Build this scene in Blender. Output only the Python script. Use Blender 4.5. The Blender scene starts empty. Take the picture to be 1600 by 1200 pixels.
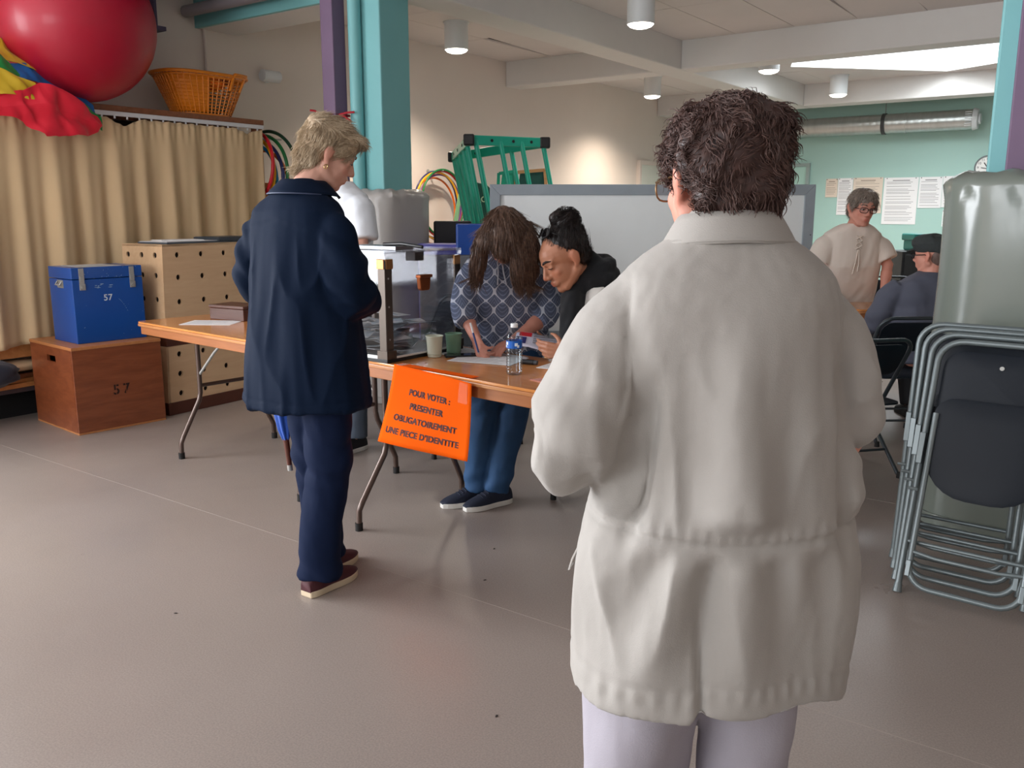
import bpy, bmesh, math, random
import numpy as np
from mathutils import Matrix, Vector, Euler

# ------------------------------------------------------------------ camera, world, main lights, exposure
SC = bpy.context.scene
COL = SC.collection
EYE = 1.37                                   # camera height in metres
YAW = math.radians(35.9)                     # camera heading, turned left of the room's long axis (+Y)
PITCH = math.atan(270 / 1365)
FWD = np.array([-math.sin(YAW), math.cos(YAW), 0.0])
RGT = np.array([math.cos(YAW), math.sin(YAW), 0.0])

cam = bpy.data.cameras.new('camera')
cam.sensor_fit = 'HORIZONTAL'; cam.sensor_width = 36; cam.lens = 1365 / 1600 * 36
cam.clip_start = 0.05
camo = bpy.data.objects.new('camera', cam); COL.objects.link(camo)
camo.location = (0, 0, EYE); camo.rotation_euler = (math.pi / 2 - PITCH, 0, YAW)
SC.camera = camo
SC.view_settings.view_transform = 'Standard'; SC.view_settings.look = 'None'
SC.view_settings.gamma = 1; SC.view_settings.use_curve_mapping = False
SC.view_settings.exposure = 0.40
wd = bpy.data.worlds.new('overcast_sky'); SC.world = wd; wd.use_nodes = True
wd.node_tree.nodes['Background'].inputs[0].default_value = (0.86, 0.93, 1.0, 1)
wd.node_tree.nodes['Background'].inputs[1].default_value = 1.6

def area_light(name, loc, rot, sx, sy, watts, color):
    l = bpy.data.lights.new(name, 'AREA'); l.shape = 'RECTANGLE'; l.size = sx; l.size_y = sy
    l.energy = watts; l.color = color
    o = bpy.data.objects.new(name, l); COL.objects.link(o); o.location = loc; o.rotation_euler = rot
    return o
# daylight through the glazed side of the hall (left of the camera), the windows behind it, and the skylight
area_light('daylight_side_window', (-6.75, -0.75, 1.75), (0, math.radians(-90), 0), 2.3, 4.2, 400, (0.93, 0.96, 1.0))
area_light('daylight_rear_window', (-2.7, -3.75, 1.9), (math.radians(90), 0, 0), 2.4, 1.9, 85, (0.95, 0.97, 1.0))
area_light('daylight_skylight', (-2.4, 11.0, 3.85), (0, 0, 0), 2.2, 2.2, 260, (0.95, 0.98, 1.0))

# ------------------------------------------------------------------ materials
def lin(c):
    return tuple(((v / 255) / 12.92 if v / 255 <= 0.04045 else ((v / 255 + 0.055) / 1.055) ** 2.4) for v in c)
MATS = {}
def mat(name, rgb, rough=0.6, metal=0.0, var=0.0, vscale=8.0, bump=0.0, bscale=60.0, stretch=(1, 1, 1), rgb2=None,
        trans=0.0, ior=1.45, alpha=1.0, emit=0.0, sheen=0.0, coat=0.0, spec=None, rvar=0.0, detail=4.0, tint=None):
    """sRGB 0-255 base colour mixed by object-space noise towards rgb2, optional fine bump."""
    if name in MATS: return MATS[name]
    m = bpy.data.materials.new(name); m.use_nodes = True
    nt = m.node_tree; N = nt.nodes; L = nt.links; b = N['Principled BSDF']
    c1 = lin(rgb); c2 = lin(rgb2) if rgb2 else tuple(v * (1 - var) for v in c1)
    b.inputs['Roughness'].default_value = rough; b.inputs['Metallic'].default_value = metal
    b.inputs['IOR'].default_value = ior
    if trans: b.inputs['Transmission Weight'].default_value = trans
    if alpha < 1: b.inputs['Alpha'].default_value = alpha
    if coat: b.inputs['Coat Weight'].default_value = coat; b.inputs['Coat Roughness'].default_value = 0.15
    if sheen: b.inputs['Sheen Weight'].default_value = sheen
    if spec is not None: b.inputs['Specular IOR Level'].default_value = spec
    if emit:
        b.inputs['Emission Color'].default_value = (*c1, 1); b.inputs['Emission Strength'].default_value = emit
    b.inputs['Base Color'].default_value = (*c1, 1)
    need = var or rgb2 or bump or rvar
    if need:
        tc = N.new('ShaderNodeTexCoord'); mp = N.new('ShaderNodeMapping'); mp.inputs['Scale'].default_value = stretch
        L.new(tc.outputs['Object'], mp.inputs['Vector'])
    col_out = None
    if var or rgb2:
        n = N.new('ShaderNodeTexNoise'); n.inputs['Scale'].default_value = vscale; n.inputs['Detail'].default_value = detail
        L.new(mp.outputs[0], n.inputs['Vector'])
        r = N.new('ShaderNodeValToRGB'); r.color_ramp.elements[0].position = 0.32; r.color_ramp.elements[1].position = 0.68
        r.color_ramp.elements[0].color = (*c1, 1); r.color_ramp.elements[1].color = (*c2, 1)
        L.new(n.outputs[0], r.inputs[0]); col_out = r.outputs[0]
        if rvar:
            mr = N.new('ShaderNodeMapRange'); mr.inputs[3].default_value = rough - rvar; mr.inputs[4].default_value = rough + rvar
            L.new(n.outputs[0], mr.inputs[0]); L.new(mr.outputs[0], b.inputs['Roughness'])
    if tint:                                   # per-vertex colour attribute multiplied in (lips, cheeks, hair line)
        at_ = N.new('ShaderNodeAttribute'); at_.attribute_name = tint
        mx = N.new('ShaderNodeMix'); mx.data_type = 'RGBA'; mx.blend_type = 'MULTIPLY'; mx.inputs[0].default_value = 1
        if col_out: L.new(col_out, mx.inputs[6])
        else: mx.inputs[6].default_value = (*c1, 1)
        L.new(at_.outputs['Color'], mx.inputs[7]); col_out = mx.outputs[2]
    if col_out: L.new(col_out, b.inputs['Base Color'])
    if bump:
        n2 = N.new('ShaderNodeTexNoise'); n2.inputs['Scale'].default_value = bscale; n2.inputs['Detail'].default_value = 3
        L.new(mp.outputs[0], n2.inputs['Vector'])
        bp = N.new('ShaderNodeBump'); bp.inputs['Strength'].default_value = bump; bp.inputs['Distance'].default_value = 0.01
        L.new(n2.outputs[0], bp.inputs['Height']); L.new(bp.outputs[0], b.inputs['Normal'])
    MATS[name] = m
    return m

def floor_material():
    m = bpy.data.materials.new('speckled_vinyl'); m.use_nodes = True
    nt = m.node_tree; N = nt.nodes; L = nt.links; b = N['Principled BSDF']
    tc = N.new('ShaderNodeTexCoord')
    big = N.new('ShaderNodeTexNoise'); big.inputs['Scale'].default_value = 0.9; big.inputs['Detail'].default_value = 4
    fine = N.new('ShaderNodeTexNoise'); fine.inputs['Scale'].default_value = 190; fine.inputs['Detail'].default_value = 2
    for n in (big, fine): L.new(tc.outputs['Object'], n.inputs['Vector'])
    r1 = N.new('ShaderNodeValToRGB'); r1.color_ramp.elements[0].position = .3; r1.color_ramp.elements[1].position = .7
    r1.color_ramp.elements[0].color = (*lin((148, 136, 129)), 1); r1.color_ramp.elements[1].color = (*lin((156, 144, 136)), 1)
    r2 = N.new('ShaderNodeValToRGB'); r2.color_ramp.elements[0].position = .35; r2.color_ramp.elements[1].position = .65
    r2.color_ramp.elements[0].color = (.86, .86, .87, 1); r2.color_ramp.elements[1].color = (1.07, 1.07, 1.06, 1)
    L.new(big.outputs[0], r1.inputs[0]); L.new(fine.outputs[0], r2.inputs[0])
    mx = N.new('ShaderNodeMix'); mx.data_type = 'RGBA'; mx.blend_type = 'MULTIPLY'; mx.inputs[0].default_value = 1
    L.new(r1.outputs[0], mx.inputs[6]); L.new(r2.outputs[0], mx.inputs[7])
    L.new(mx.outputs[2], b.inputs['Base Color'])
    sc = N.new('ShaderNodeTexNoise'); sc.inputs['Scale'].default_value = 2.2; sc.inputs['Detail'].default_value = 6
    L.new(tc.outputs['Object'], sc.inputs['Vector'])
    mr = N.new('ShaderNodeMapRange'); mr.inputs[1].default_value = .3; mr.inputs[2].default_value = .7
    mr.inputs[3].default_value = .27; mr.inputs[4].default_value = .42
    L.new(sc.outputs[0], mr.inputs[0]); L.new(mr.outputs[0], b.inputs['Roughness'])
    bn = N.new('ShaderNodeTexNoise'); bn.inputs['Scale'].default_value = 9; bn.inputs['Detail'].default_value = 5
    L.new(tc.outputs['Object'], bn.inputs['Vector'])
    bp = N.new('ShaderNodeBump'); bp.inputs['Strength'].default_value = .12; bp.inputs['Distance'].default_value = .004
    L.new(bn.outputs[0], bp.inputs['Height']); L.new(bp.outputs[0], b.inputs['Normal'])
    return m

def wood(name, rgb, rgb2, rough=0.35, axis=(1, 12, 12), coat=0.0, scale=3.0):
    if name in MATS: return MATS[name]
    m = bpy.data.materials.new(name); m.use_nodes = True
    nt = m.node_tree; N = nt.nodes; L = nt.links; b = N['Principled BSDF']
    tc = N.new('ShaderNodeTexCoord'); mp = N.new('ShaderNodeMapping'); mp.inputs['Scale'].default_value = axis
    L.new(tc.outputs['Object'], mp.inputs['Vector'])
    n = N.new('ShaderNodeTexNoise'); n.inputs['Scale'].default_value = scale; n.inputs['Detail'].default_value = 8
    n.inputs['Roughness'].default_value = .6; n.inputs['Distortion'].default_value = .6
    L.new(mp.outputs[0], n.inputs['Vector'])
    r = N.new('ShaderNodeValToRGB'); r.color_ramp.elements[0].position = .3; r.color_ramp.elements[1].position = .72
    r.color_ramp.elements[0].color = (*lin(rgb), 1); r.color_ramp.elements[1].color = (*lin(rgb2), 1)
    L.new(n.outputs[0], r.inputs[0]); L.new(r.outputs[0], b.inputs['Base Color'])
    b.inputs['Roughness'].default_value = rough
    if coat: b.inputs['Coat Weight'].default_value = coat; b.inputs['Coat Roughness'].default_value = .12
    MATS[name] = m
    return m

def leaf_print():
    """ogee leaf print: slate blue leaves with veins between pale outlines."""
    m = bpy.data.materials.new('leaf_print_cotton'); m.use_nodes = True
    nt = m.node_tree; N = nt.nodes; L = nt.links; b = N['Principled BSDF']; b.inputs['Roughness'].default_value = .85
    def mth(op, a, bb=None, c=None):
        n = N.new('ShaderNodeMath'); n.operation = op
        for i, v in enumerate((a, bb, c)):
            if v is None: continue
            if isinstance(v, (int, float)): n.inputs[i].default_value = v
            else: L.new(v, n.inputs[i])
        return n.outputs[0]
    tc = N.new('ShaderNodeTexCoord'); sp = N.new('ShaderNodeSeparateXYZ'); L.new(tc.outputs['Object'], sp.inputs[0])
    x = mth('ADD', sp.outputs[0], mth('MULTIPLY', sp.outputs[1], 0.35)); z = sp.outputs[2]
    u = mth('MULTIPLY', x, 2 * math.pi / 0.078); v = mth('MULTIPLY', z, 2 * math.pi / 0.088)
    v2 = mth('ADD', v, mth('MULTIPLY', mth('SINE', v), 0.45))
    f = mth('ADD', mth('COSINE', u), mth('COSINE', v2))
    line = mth('LESS_THAN', mth('ABSOLUTE', f), 0.17)
    vein = mth('GREATER_THAN', mth('SINE', mth('MULTIPLY', mth('ADD', mth('ABSOLUTE', mth('SINE', mth('MULTIPLY', u, .5))), mth('MULTIPLY', v, .30)), 15.0)), 0.55)
    r = N.new('ShaderNodeMix'); r.data_type = 'RGBA'; r.inputs[6].default_value = (*lin((92, 102, 126)), 1); r.inputs[7].default_value = (*lin((120, 132, 158)), 1)
    L.new(vein, r.inputs[0])
    r2 = N.new('ShaderNodeMix'); r2.data_type = 'RGBA'; r2.inputs[7].default_value = (*lin((206, 212, 224)), 1)
    L.new(line, r2.inputs[0]); L.new(r.outputs[2], r2.inputs[6]); L.new(r2.outputs[2], b.inputs['Base Color'])
    return m

# ------------------------------------------------------------------ mesh helpers
def V(*a): return np.array(a, float)
def unit(v):
    v = np.asarray(v, float); return v / (np.linalg.norm(v) + 1e-12)
def frame_for(d):
    d = unit(d); a = V(0, 0, 1) if abs(d[2]) < .9 else V(1, 0, 0)
    x = unit(np.cross(a, d)); return x, np.cross(d, x)
def rotz(a): c, s = math.cos(a), math.sin(a); return np.array([[c, -s, 0], [s, c, 0], [0, 0, 1.]])
def rotx(a): c, s = math.cos(a), math.sin(a); return np.array([[1, 0, 0], [0, c, -s], [0, s, c.real]])
def roty(a): c, s = math.cos(a), math.sin(a); return np.array([[c, 0, s], [0, 1, 0], [-s, 0, c]])
def at(lat, D, z=0.0):
    """ground point D metres ahead of the viewer and lat metres to the side"""
    p = FWD * D + RGT * lat; return np.array([p[0], p[1], z])

class MB:
    """mesh builder; faces carry a material slot index"""
    def __init__(s): s.v = []; s.f = []; s.m = []; s.slot = 0
    def add(s, verts, faces, slot=None):
        o = len(s.v); s.v.extend([tuple(float(c) for c in p) for p in verts])
        for f in faces: s.f.append(tuple(i + o for i in f)); s.m.append(s.slot if slot is None else slot)
        return s
    def box(s, c, size, R=None, slot=None):
        hx, hy, hz = [k / 2 for k in size]
        P = np.array([(x, y, z) for x in (-hx, hx) for y in (-hy, hy) for z in (-hz, hz)])
        if R is not None: P = P @ np.asarray(R).T
        return s.add(P + np.asarray(c, float), [(0, 1, 3, 2), (4, 6, 7, 5), (0, 4, 5, 1), (2, 3, 7, 6), (0, 2, 6, 4), (1, 5, 7, 3)], slot)
    def bb(s, x0, x1, y0, y1, z0, z1, slot=None):
        return s.box(((x0 + x1) / 2, (y0 + y1) / 2, (z0 + z1) / 2), (x1 - x0, y1 - y0, z1 - z0), None, slot)
    def rings(s, R, cap0=True, cap1=True, closed=True, loop=False, slot=None):
        n = len(R[0]); P = [p for r in R for p in r]; F = []
        k = len(R)
        for i in range(k if loop else k - 1):
            a, b = i * n, ((i + 1) % k) * n
            for j in range(n if closed else n - 1):
                j2 = (j + 1) % n
                F.append((a + j, a + j2, b + j2, b + j))
        if not loop:
            if cap0: F.append(tuple(range(n - 1, -1, -1)))
            if cap1: F.append(tuple((k - 1) * n + j for j in range(n)))
        return s.add(P, F, slot)
    def tube(s, path, r, seg=8, closed=False, slot=None, rx=None):
        path = [np.asarray(p, float) for p in path]; n = len(path)
        rs = r if isinstance(r, (list, tuple, np.ndarray)) else [r] * n
        R = []; x = None
        for i, p in enumerate(path):
            if closed: t = unit(path[(i + 1) % n] - path[i - 1])
            else: t = unit(path[min(i + 1, n - 1)] - path[max(i - 1, 0)])
            if x is None: x, y = frame_for(t)
            else:
                x = unit(x - t * (x @ t)); y = np.cross(t, x)
            R.append([p + (x * math.cos(a) + y * math.sin(a)) * rs[i] for a in np.linspace(0, 2 * math.pi, seg, endpoint=False)])
        return s.rings(R, loop=closed, slot=slot)
    def cyl(s, p0, p1, r0, r1=None, seg=16, slot=None):
        return s.tube([p0, p1], [r0, r0 if r1 is None else r1], seg, slot=slot)
    def lathe(s, prof, c=(0, 0, 0), seg=24, slot=None, cap0=True, cap1=True):
        R = [[(c[0] + r * math.cos(a), c[1] + r * math.sin(a), c[2] + z) for a in np.linspace(0, 2 * math.pi, seg, endpoint=False)] for r, z in prof]
        return s.rings(R, cap0, cap1, slot=slot)
    def ell(s, c, rad, R=None, seg=16, rng=10, slot=None):
        P = []
        for i in range(rng + 1):
            t = -math.pi / 2 + math.pi * i / rng
            t = max(min(t, math.pi / 2 - .06), -math.pi / 2 + .06)
            P.append([(math.cos(t) * math.cos(a), math.cos(t) * math.sin(a), math.sin(t)) for a in np.linspace(0, 2 * math.pi, seg, endpoint=False)])
        P = np.array(P) * np.asarray(rad, float)
        if R is not None: P = P @ np.asarray(R).T
        return s.rings([list(r) for r in P + np.asarray(c, float)], slot=slot)
    def cap(s, p0, p1, r0, r1=None, seg=12, slot=None):
        """tapered capsule"""
        r1 = r0 if r1 is None else r1; p0, p1 = np.asarray(p0, float), np.asarray(p1, float); t = unit(p1 - p0)
        x, y = frame_for(t); R = []
        for k in (-80, -45, -15): R.append((p0 + t * r0 * math.sin(math.radians(k)), r0 * math.cos(math.radians(k))))
        for k in (15, 45, 80): R.append((p1 + t * r1 * math.sin(math.radians(k)), r1 * math.cos(math.radians(k))))
        return s.rings([[c + (x * math.cos(a) + y * math.sin(a)) * r for a in np.linspace(0, 2 * math.pi, seg, endpoint=False)] for c, r in R], slot=slot)
    def prism(s, pts, z0, z1, slot=None):
        n = len(pts); P = [(x, y, z0) for x, y in pts] + [(x, y, z1) for x, y in pts]
        F = [tuple(range(n - 1, -1, -1)), tuple(range(n, 2 * n))] + [(i, (i + 1) % n, n + (i + 1) % n, n + i) for i in range(n)]
        return s.add(P, F, slot)
    def grid(s, G, slot=None, closed_u=False):
        """G[i][j] points"""
        a, b = len(G), len(G[0])
        F = [(i * b + j, i * b + (j + 1) % b, (i + 1) * b + (j + 1) % b, (i + 1) * b + j) for i in range(a - 1) for j in range(b if closed_u else b - 1)]
        return s.add([p for r in G for p in r], F, slot)
    def xf(s, M=None, t=(0, 0, 0)):
        P = np.array(s.v)
        if M is not None: P = P @ np.asarray(M).T
        s.v = [tuple(p) for p in P + np.asarray(t, float)]; return s
    def build(s, name, mats, parent=None, smooth=None, bevel=0.0, loc=None, solid=0.0, subsurf=0, rz=None):
        me = bpy.data.meshes.new(name); me.from_pydata(s.v, [], s.f)
        bm = bmesh.new(); bm.from_mesh(me); bmesh.ops.recalc_face_normals(bm, faces=bm.faces)
        if solid: bmesh.ops.solidify(bm, geom=bm.faces[:], thickness=solid) if False else None
        bm.to_mesh(me); bm.free()
        ml = mats if isinstance(mats, (list, tuple)) else [mats]
        for k in ml: me.materials.append(k)
        if len(ml) > 1: me.polygons.foreach_set('material_index', s.m)
        o = bpy.data.objects.new(name, me); COL.objects.link(o)
        if parent: o.parent = parent
        if loc is not None: o.location = loc
        if rz is not None: o.rotation_euler = (0, 0, rz)
        if smooth is not None:
            me.polygons.foreach_set('use_smooth', [True] * len(me.polygons))
            if smooth < 180: me.set_sharp_from_angle(angle=math.radians(smooth))
        if solid:
            md = o.modifiers.new('thickness', 'SOLIDIFY'); md.thickness = abs(solid); md.offset = 0
        if bevel:
            md = o.modifiers.new('edge', 'BEVEL'); md.width = bevel; md.segments = 2; md.limit_method = 'ANGLE'
            md.harden_normals = False
        if subsurf:
            md = o.modifiers.new('sub', 'SUBSURF'); md.levels = subsurf; md.render_levels = subsurf
        return o

def tag(o, label, cat, group=None):
    o['label'] = label; o['category'] = cat
    if group: o['group'] = group
    return o
def thing(name, label, cat, loc=(0, 0, 0), rz=0.0, group=None, rot=None):
    o = bpy.data.objects.new(name, None); COL.objects.link(o); o.empty_display_size = .1
    o.location = loc; o.rotation_euler = rot if rot is not None else (0, 0, rz)
    return tag(o, label, cat, group)
def struct(o): o['kind'] = 'structure'; return o
def dup(root, loc, rot, label, group=None):
    r = root.copy(); COL.objects.link(r); r.location = loc; r.rotation_euler = rot; r['label'] = label
    if group: r['group'] = group
    for ch in list(root.children):
        c = ch.copy(); COL.objects.link(c); c.parent = r
        for g in list(ch.children):
            d = g.copy(); COL.objects.link(d); d.parent = c
    return r

# noise, vectorised gradient noise for cloth folds
_rs = np.random.RandomState(7); _PERM = _rs.permutation(256); _PERM = np.concatenate([_PERM, _PERM, _PERM])
_GR = _rs.normal(size=(256, 3)); _GR /= np.linalg.norm(_GR, axis=1, keepdims=True)
def pnoise(P, scale=(1, 1, 1), off=0.0):
    P = np.asarray(P) * np.asarray(scale, float) + off + 37.3
    i = np.floor(P).astype(int); f = P - i; u = f * f * f * (f * (f * 6 - 15) + 10); i &= 255
    out = 0
    for a in (0, 1):
        for b in (0, 1):
            for c in (0, 1):
                h = _PERM[_PERM[_PERM[(i[:, 0] + a) & 255] + ((i[:, 1] + b) & 255)] + ((i[:, 2] + c) & 255)]
                g = _GR[h]; w = (u[:, 0] if a else 1 - u[:, 0]) * (u[:, 1] if b else 1 - u[:, 1]) * (u[:, 2] if c else 1 - u[:, 2])
                out = out + w * (g * (f - np.array([a, b, c]))).sum(1)
    return out * 1.6
def sstep(a, b, x): t = np.clip((x - a) / (b - a), 0, 1); return t * t * (3 - 2 * t)

def sculpt(mb, name, mats, parent, voxel=.008, smooth=3, disp=None, post=None, factor=.5):
    """fuse the closed shapes of mb into one continuous skin, then push it along its normals by disp(points)"""
    me = bpy.data.meshes.new(name); me.from_pydata(mb.v, [], mb.f)
    bm = bmesh.new(); bm.from_mesh(me); bmesh.ops.recalc_face_normals(bm, faces=bm.faces); bm.to_mesh(me); bm.free()
    o = bpy.data.objects.new(name, me); COL.objects.link(o)
    md = o.modifiers.new('r', 'REMESH'); md.mode = 'VOXEL'; md.voxel_size = voxel
    if smooth:
        ms = o.modifiers.new('s', 'SMOOTH'); ms.iterations = smooth; ms.factor = factor
    dg = bpy.context.evaluated_depsgraph_get(); ev = o.evaluated_get(dg)
    me2 = bpy.data.meshes.new_from_object(ev)
    bpy.data.objects.remove(o); bpy.data.meshes.remove(me)
    me2.name = name; n = len(me2.vertices)
    P = np.empty(n * 3); me2.vertices.foreach_get('co', P); P = P.reshape(-1, 3)
    if disp:
        Nn = np.empty(n * 3); me2.vertices.foreach_get('normal', Nn); Nn = Nn.reshape(-1, 3)
        P = P + Nn * disp(P, Nn)[:, None]
    if post: P = post(P)
    me2.vertices.foreach_set('co', P.ravel()); me2.update()
    me2.polygons.foreach_set('use_smooth', [True] * len(me2.polygons))
    me2.materials.clear()
    for k in (mats if isinstance(mats, (list, tuple)) else [mats]): me2.materials.append(k)
    ob = bpy.data.objects.new(name, me2); COL.objects.link(ob)
    if parent: ob.parent = parent
    return ob
def verts_of(o):
    n = len(o.data.vertices); P = np.empty(n * 3); o.data.vertices.foreach_get('co', P)
    Q = np.empty(n * 3); o.data.vertices.foreach_get('normal', Q); return P.reshape(-1, 3), Q.reshape(-1, 3)

def strands(roots, normals, flow, n=9, length=.05, step_noise=.0, curl=0.0, curl_freq=60., lift=.1, rad=.0011, seed=1, droop=0.0):
    """hair strands as thin tapered three-sided tubes grown along a flow field; numpy arrays in and out"""
    rs = np.random.RandomState(seed); k = len(roots); P = roots.copy(); d = flow(P, normals)
    ln = length * (.6 + .7 * rs.rand(k))[:, None]; st = ln / (n - 1)
    path = [P.copy()]; ph = rs.rand(k) * 6.28
    for i in range(1, n):
        f = flow(P, normals)
        t = i / (n - 1)
        d = d * .5 + f * .5 + normals * lift * (1 - t) * .6
        if step_noise: d = d + rs.normal(size=(k, 3)) * step_noise
        if curl:
            s = np.cross(f, normals); s /= np.linalg.norm(s, axis=1, keepdims=True) + 1e-9
            a = ph + t * curl_freq * length
            d = d + (s * np.cos(a)[:, None] + normals * np.sin(a)[:, None]) * curl
        d[:, 2] -= droop
        d /= np.linalg.norm(d, axis=1, keepdims=True) + 1e-9
        P = P + d * st; path.append(P.copy())
    path = np.array(path)                                   # n,k,3
    T = np.gradient(path, axis=0); T /= np.linalg.norm(T, axis=2, keepdims=True) + 1e-9
    A = np.cross(T, normals[None] + .01); A /= np.linalg.norm(A, axis=2, keepdims=True) + 1e-9
    B = np.cross(T, A)
    r = rad * (1 - .75 * np.linspace(0, 1, n) ** 2)[:, None, None] * (.7 + .6 * rs.rand(k))[None, :, None]
    ring = np.stack([path + (A * math.cos(a) + B * math.sin(a)) * r for a in (0, 2.094, 4.189)], 2)   # n,k,3,3
    vs = ring.transpose(1, 0, 2, 3).reshape(-1, 3)
    base = np.arange(k)[:, None, None] * n * 3 + np.arange(n - 1)[None, :, None] * 3
    F = []
    for j in range(3):
        j2 = (j + 1) % 3
        F.append(np.stack([base + j, base + j2, base + 3 + j2, base + 3 + j], -1).reshape(-1, 4))
    return vs, np.concatenate(F)
def strand_object(name, vs, F, m, parent):
    me = bpy.data.meshes.new(name); me.vertices.add(len(vs)); me.vertices.foreach_set('co', np.ascontiguousarray(vs).ravel())
    me.loops.add(F.size); me.loops.foreach_set('vertex_index', np.ascontiguousarray(F).ravel().astype(np.int32))
    me.polygons.add(len(F)); me.polygons.foreach_set('loop_start', np.arange(0, F.size, 4, dtype=np.int32))
    me.update(calc_edges=True); me.validate()
    me.polygons.foreach_set('use_smooth', [True] * len(me.polygons)); me.materials.append(m)
    o = bpy.data.objects.new(name, me); COL.objects.link(o); o.parent = parent; return o

def text_obj(name, body, size, m, parent, M, extrude=.0006, align='CENTER', xs=1.0, bold=0.0):
    cu = bpy.data.curves.new(name, 'FONT'); cu.body = body; cu.size = size; cu.extrude = extrude; cu.align_x = align; cu.offset = bold; cu.space_character = 1.06 if bold else 1.0
    tmp = bpy.data.objects.new(name, cu); COL.objects.link(tmp)
    dg = bpy.context.evaluated_depsgraph_get(); me = bpy.data.meshes.new_from_object(tmp.evaluated_get(dg))
    bpy.data.objects.remove(tmp); bpy.data.curves.remove(cu)
    me.transform(Matrix.Diagonal((xs, 1, 1, 1))); me.materials.clear(); me.materials.append(m); me.name = name
    o = bpy.data.objects.new(name, me); COL.objects.link(o); o.parent = parent; o.matrix_local = M; return o
# ------------------------------------------------------------------ the hall
M_floor = floor_material()
M_wall = mat('warm_white_paint', (226, 215, 206), .75, var=.04, vscale=1.5, bump=.05, bscale=120)
M_teal_wall = mat('pale_mint_paint', (170, 206, 197), .7, var=.03, vscale=1.2, bump=.04, bscale=120)
M_ceil = mat('ceiling_panel_white', (214, 208, 205), .85, var=.03, vscale=3)
M_beam = mat('beam_white_paint', (216, 214, 211), .6, var=.02)
M_teal = mat('turquoise_column_paint', (124, 186, 188), .5, var=.05, vscale=3, bump=.04, bscale=40)
M_purple = mat('purple_steel_paint', (116, 94, 120), .55, var=.08, vscale=5)
M_dark = mat('dark_void', (40, 36, 40), .9)
M_dpurple = mat('dusty_dark_purple_steel', (88, 78, 102), .6, var=.2, vscale=4)

b = MB(); b.bb(-6.6, 4.1, -3.7, 14.1, -.1, 0)
fl = struct(b.build('floor', M_floor))
M_seam = mat('vinyl_weld', (154, 142, 134), .36)
b = MB()
for y0 in (.3, 2.3, 4.3, 6.55, 8.55): b.bb(-6.5, 4, y0 - .0025, y0 + .0025, -.001, .0007)
o = b.build('weld_seam', M_seam, fl)
b = MB(); b.bb(-6.62, -6.5, 1.5, 14.1, 0, 3.7); b.bb(-6.62, -6.5, -3.7, -3.0, 0, 3.7)
b.bb(-6.62, -6.5, -3.0, 1.5, 0, .55); b.bb(-6.62, -6.5, -3.0, 1.5, 2.95, 3.7)
wl = struct(b.build('wall_left', M_wall))
b = MB(); b.bb(-6.6, 4.1, 14, 14.12, 0, 3.7); struct(b.build('wall_back', M_teal_wall))
b = MB(); b.bb(4, 4.12, -3.7, 14.1, 0, 3.7); struct(b.build('wall_right', M_wall))
b = MB(); b.bb(-6.6, -3.9, -3.72, -3.6, 0, 3.7); b.bb(.7, 4.1, -3.72, -3.6, 0, 3.7); b.bb(-3.9, .7, -3.72, -3.6, 0, .9); b.bb(-3.9, .7, -3.72, -3.6, 2.9, 3.7)
struct(b.build('wall_front', M_wall))
# window frames of the two glazed openings beside and behind the viewer
M_alu = mat('aluminium', (150, 152, 154), .35, .9)
b = MB()
for y in (-3.0, -1.5, 0, 1.46): b.bb(-6.6, -6.52, y, y + .05, .55, 2.95)
for z in (.55, 2.9): b.bb(-6.6, -6.52, -3, 1.5, z, z + .05)
struct(b.build('window_2', M_alu))
b = MB()
for x in (-3.9, -2.4, -.9, .65): b.bb(x, x + .05, -3.7, -3.62, .9, 2.9)
for z in (.9, 2.85): b.bb(-3.9, .7, -3.7, -3.62, z, z + .05)
struct(b.build('window_3', M_alu))

# ceiling: slab, suspended panels (each a piece), beams
b = MB(); b.bb(-6.6, 4.1, -3.7, 4.6, 3.6, 3.72, 1); b.bb(-6.6, -3.9, 4.6, 14.1, 3.15, 3.25); b.bb(-.88, 4.1, 4.6, 14.1, 3.15, 3.25)
b.bb(-3.9, -.88, 4.6, 9.38, 3.15, 3.25); b.bb(-3.9, -.88, 12.76, 14.1, 3.15, 3.25); b.bb(-6.6, 4.1, 4.55, 4.62, 3.13, 3.7)
ceil = struct(b.build('ceiling', [M_dark, mat('old_white_ceiling', (200, 196, 194), .85, var=.06, vscale=2)]))
def panel_bay(x0, x1, y0, y1, px, py, skip=None, shift=None):
    nx = max(1, round((x1 - x0) / px)); ny = max(1, round((y1 - y0) / py)); dx = (x1 - x0) / nx; dy = (y1 - y0) / ny; me = None
    for i in range(nx):
        for j in range(ny):
            cx, cy = x0 + (i + .5) * dx, y0 + (j + .5) * dy
            if skip and skip(cx, cy): continue
            if me is None:
                bb_ = MB(); bb_.bb(-dx / 2 + .003, dx / 2 - .003, -dy / 2 + .003, dy / 2 - .003, 0, .018); o = bb_.build('ceiling_panel', M_ceil, ceil); me = o.data
            else:
                o = bpy.data.objects.new('ceiling_panel', me); COL.objects.link(o); o.parent = ceil
            rr = random.Random(i * 31 + j * 7 + int(x0 * 10))
            o.location = (cx, cy, 3.117 + rr.uniform(0, .003))
            if shift and shift(i, j): o.location.z += .012; o.rotation_euler = (math.radians(-1.2), 0, 0)
panel_bay(-6.5, -4.54, 5.0, 8.85, .62, 1.25, shift=lambda i, j: (i, j) == (1, 2))
panel_bay(-4.22, -.66, 4.6, 8.85, .6, 1.25, shift=lambda i, j: (i, j) == (3, 2))
panel_bay(-.66, 4.0, 4.6, 8.85, .66, 1.25)
panel_bay(-6.5, -4.54, 9.15, 12.85, .62, 1.25)
panel_bay(-.3, 4.0, 9.15, 12.85, .62, 1.25)
panel_bay(-6.5, 4.0, 13.2, 14.0, 1.2, .8)
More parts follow.
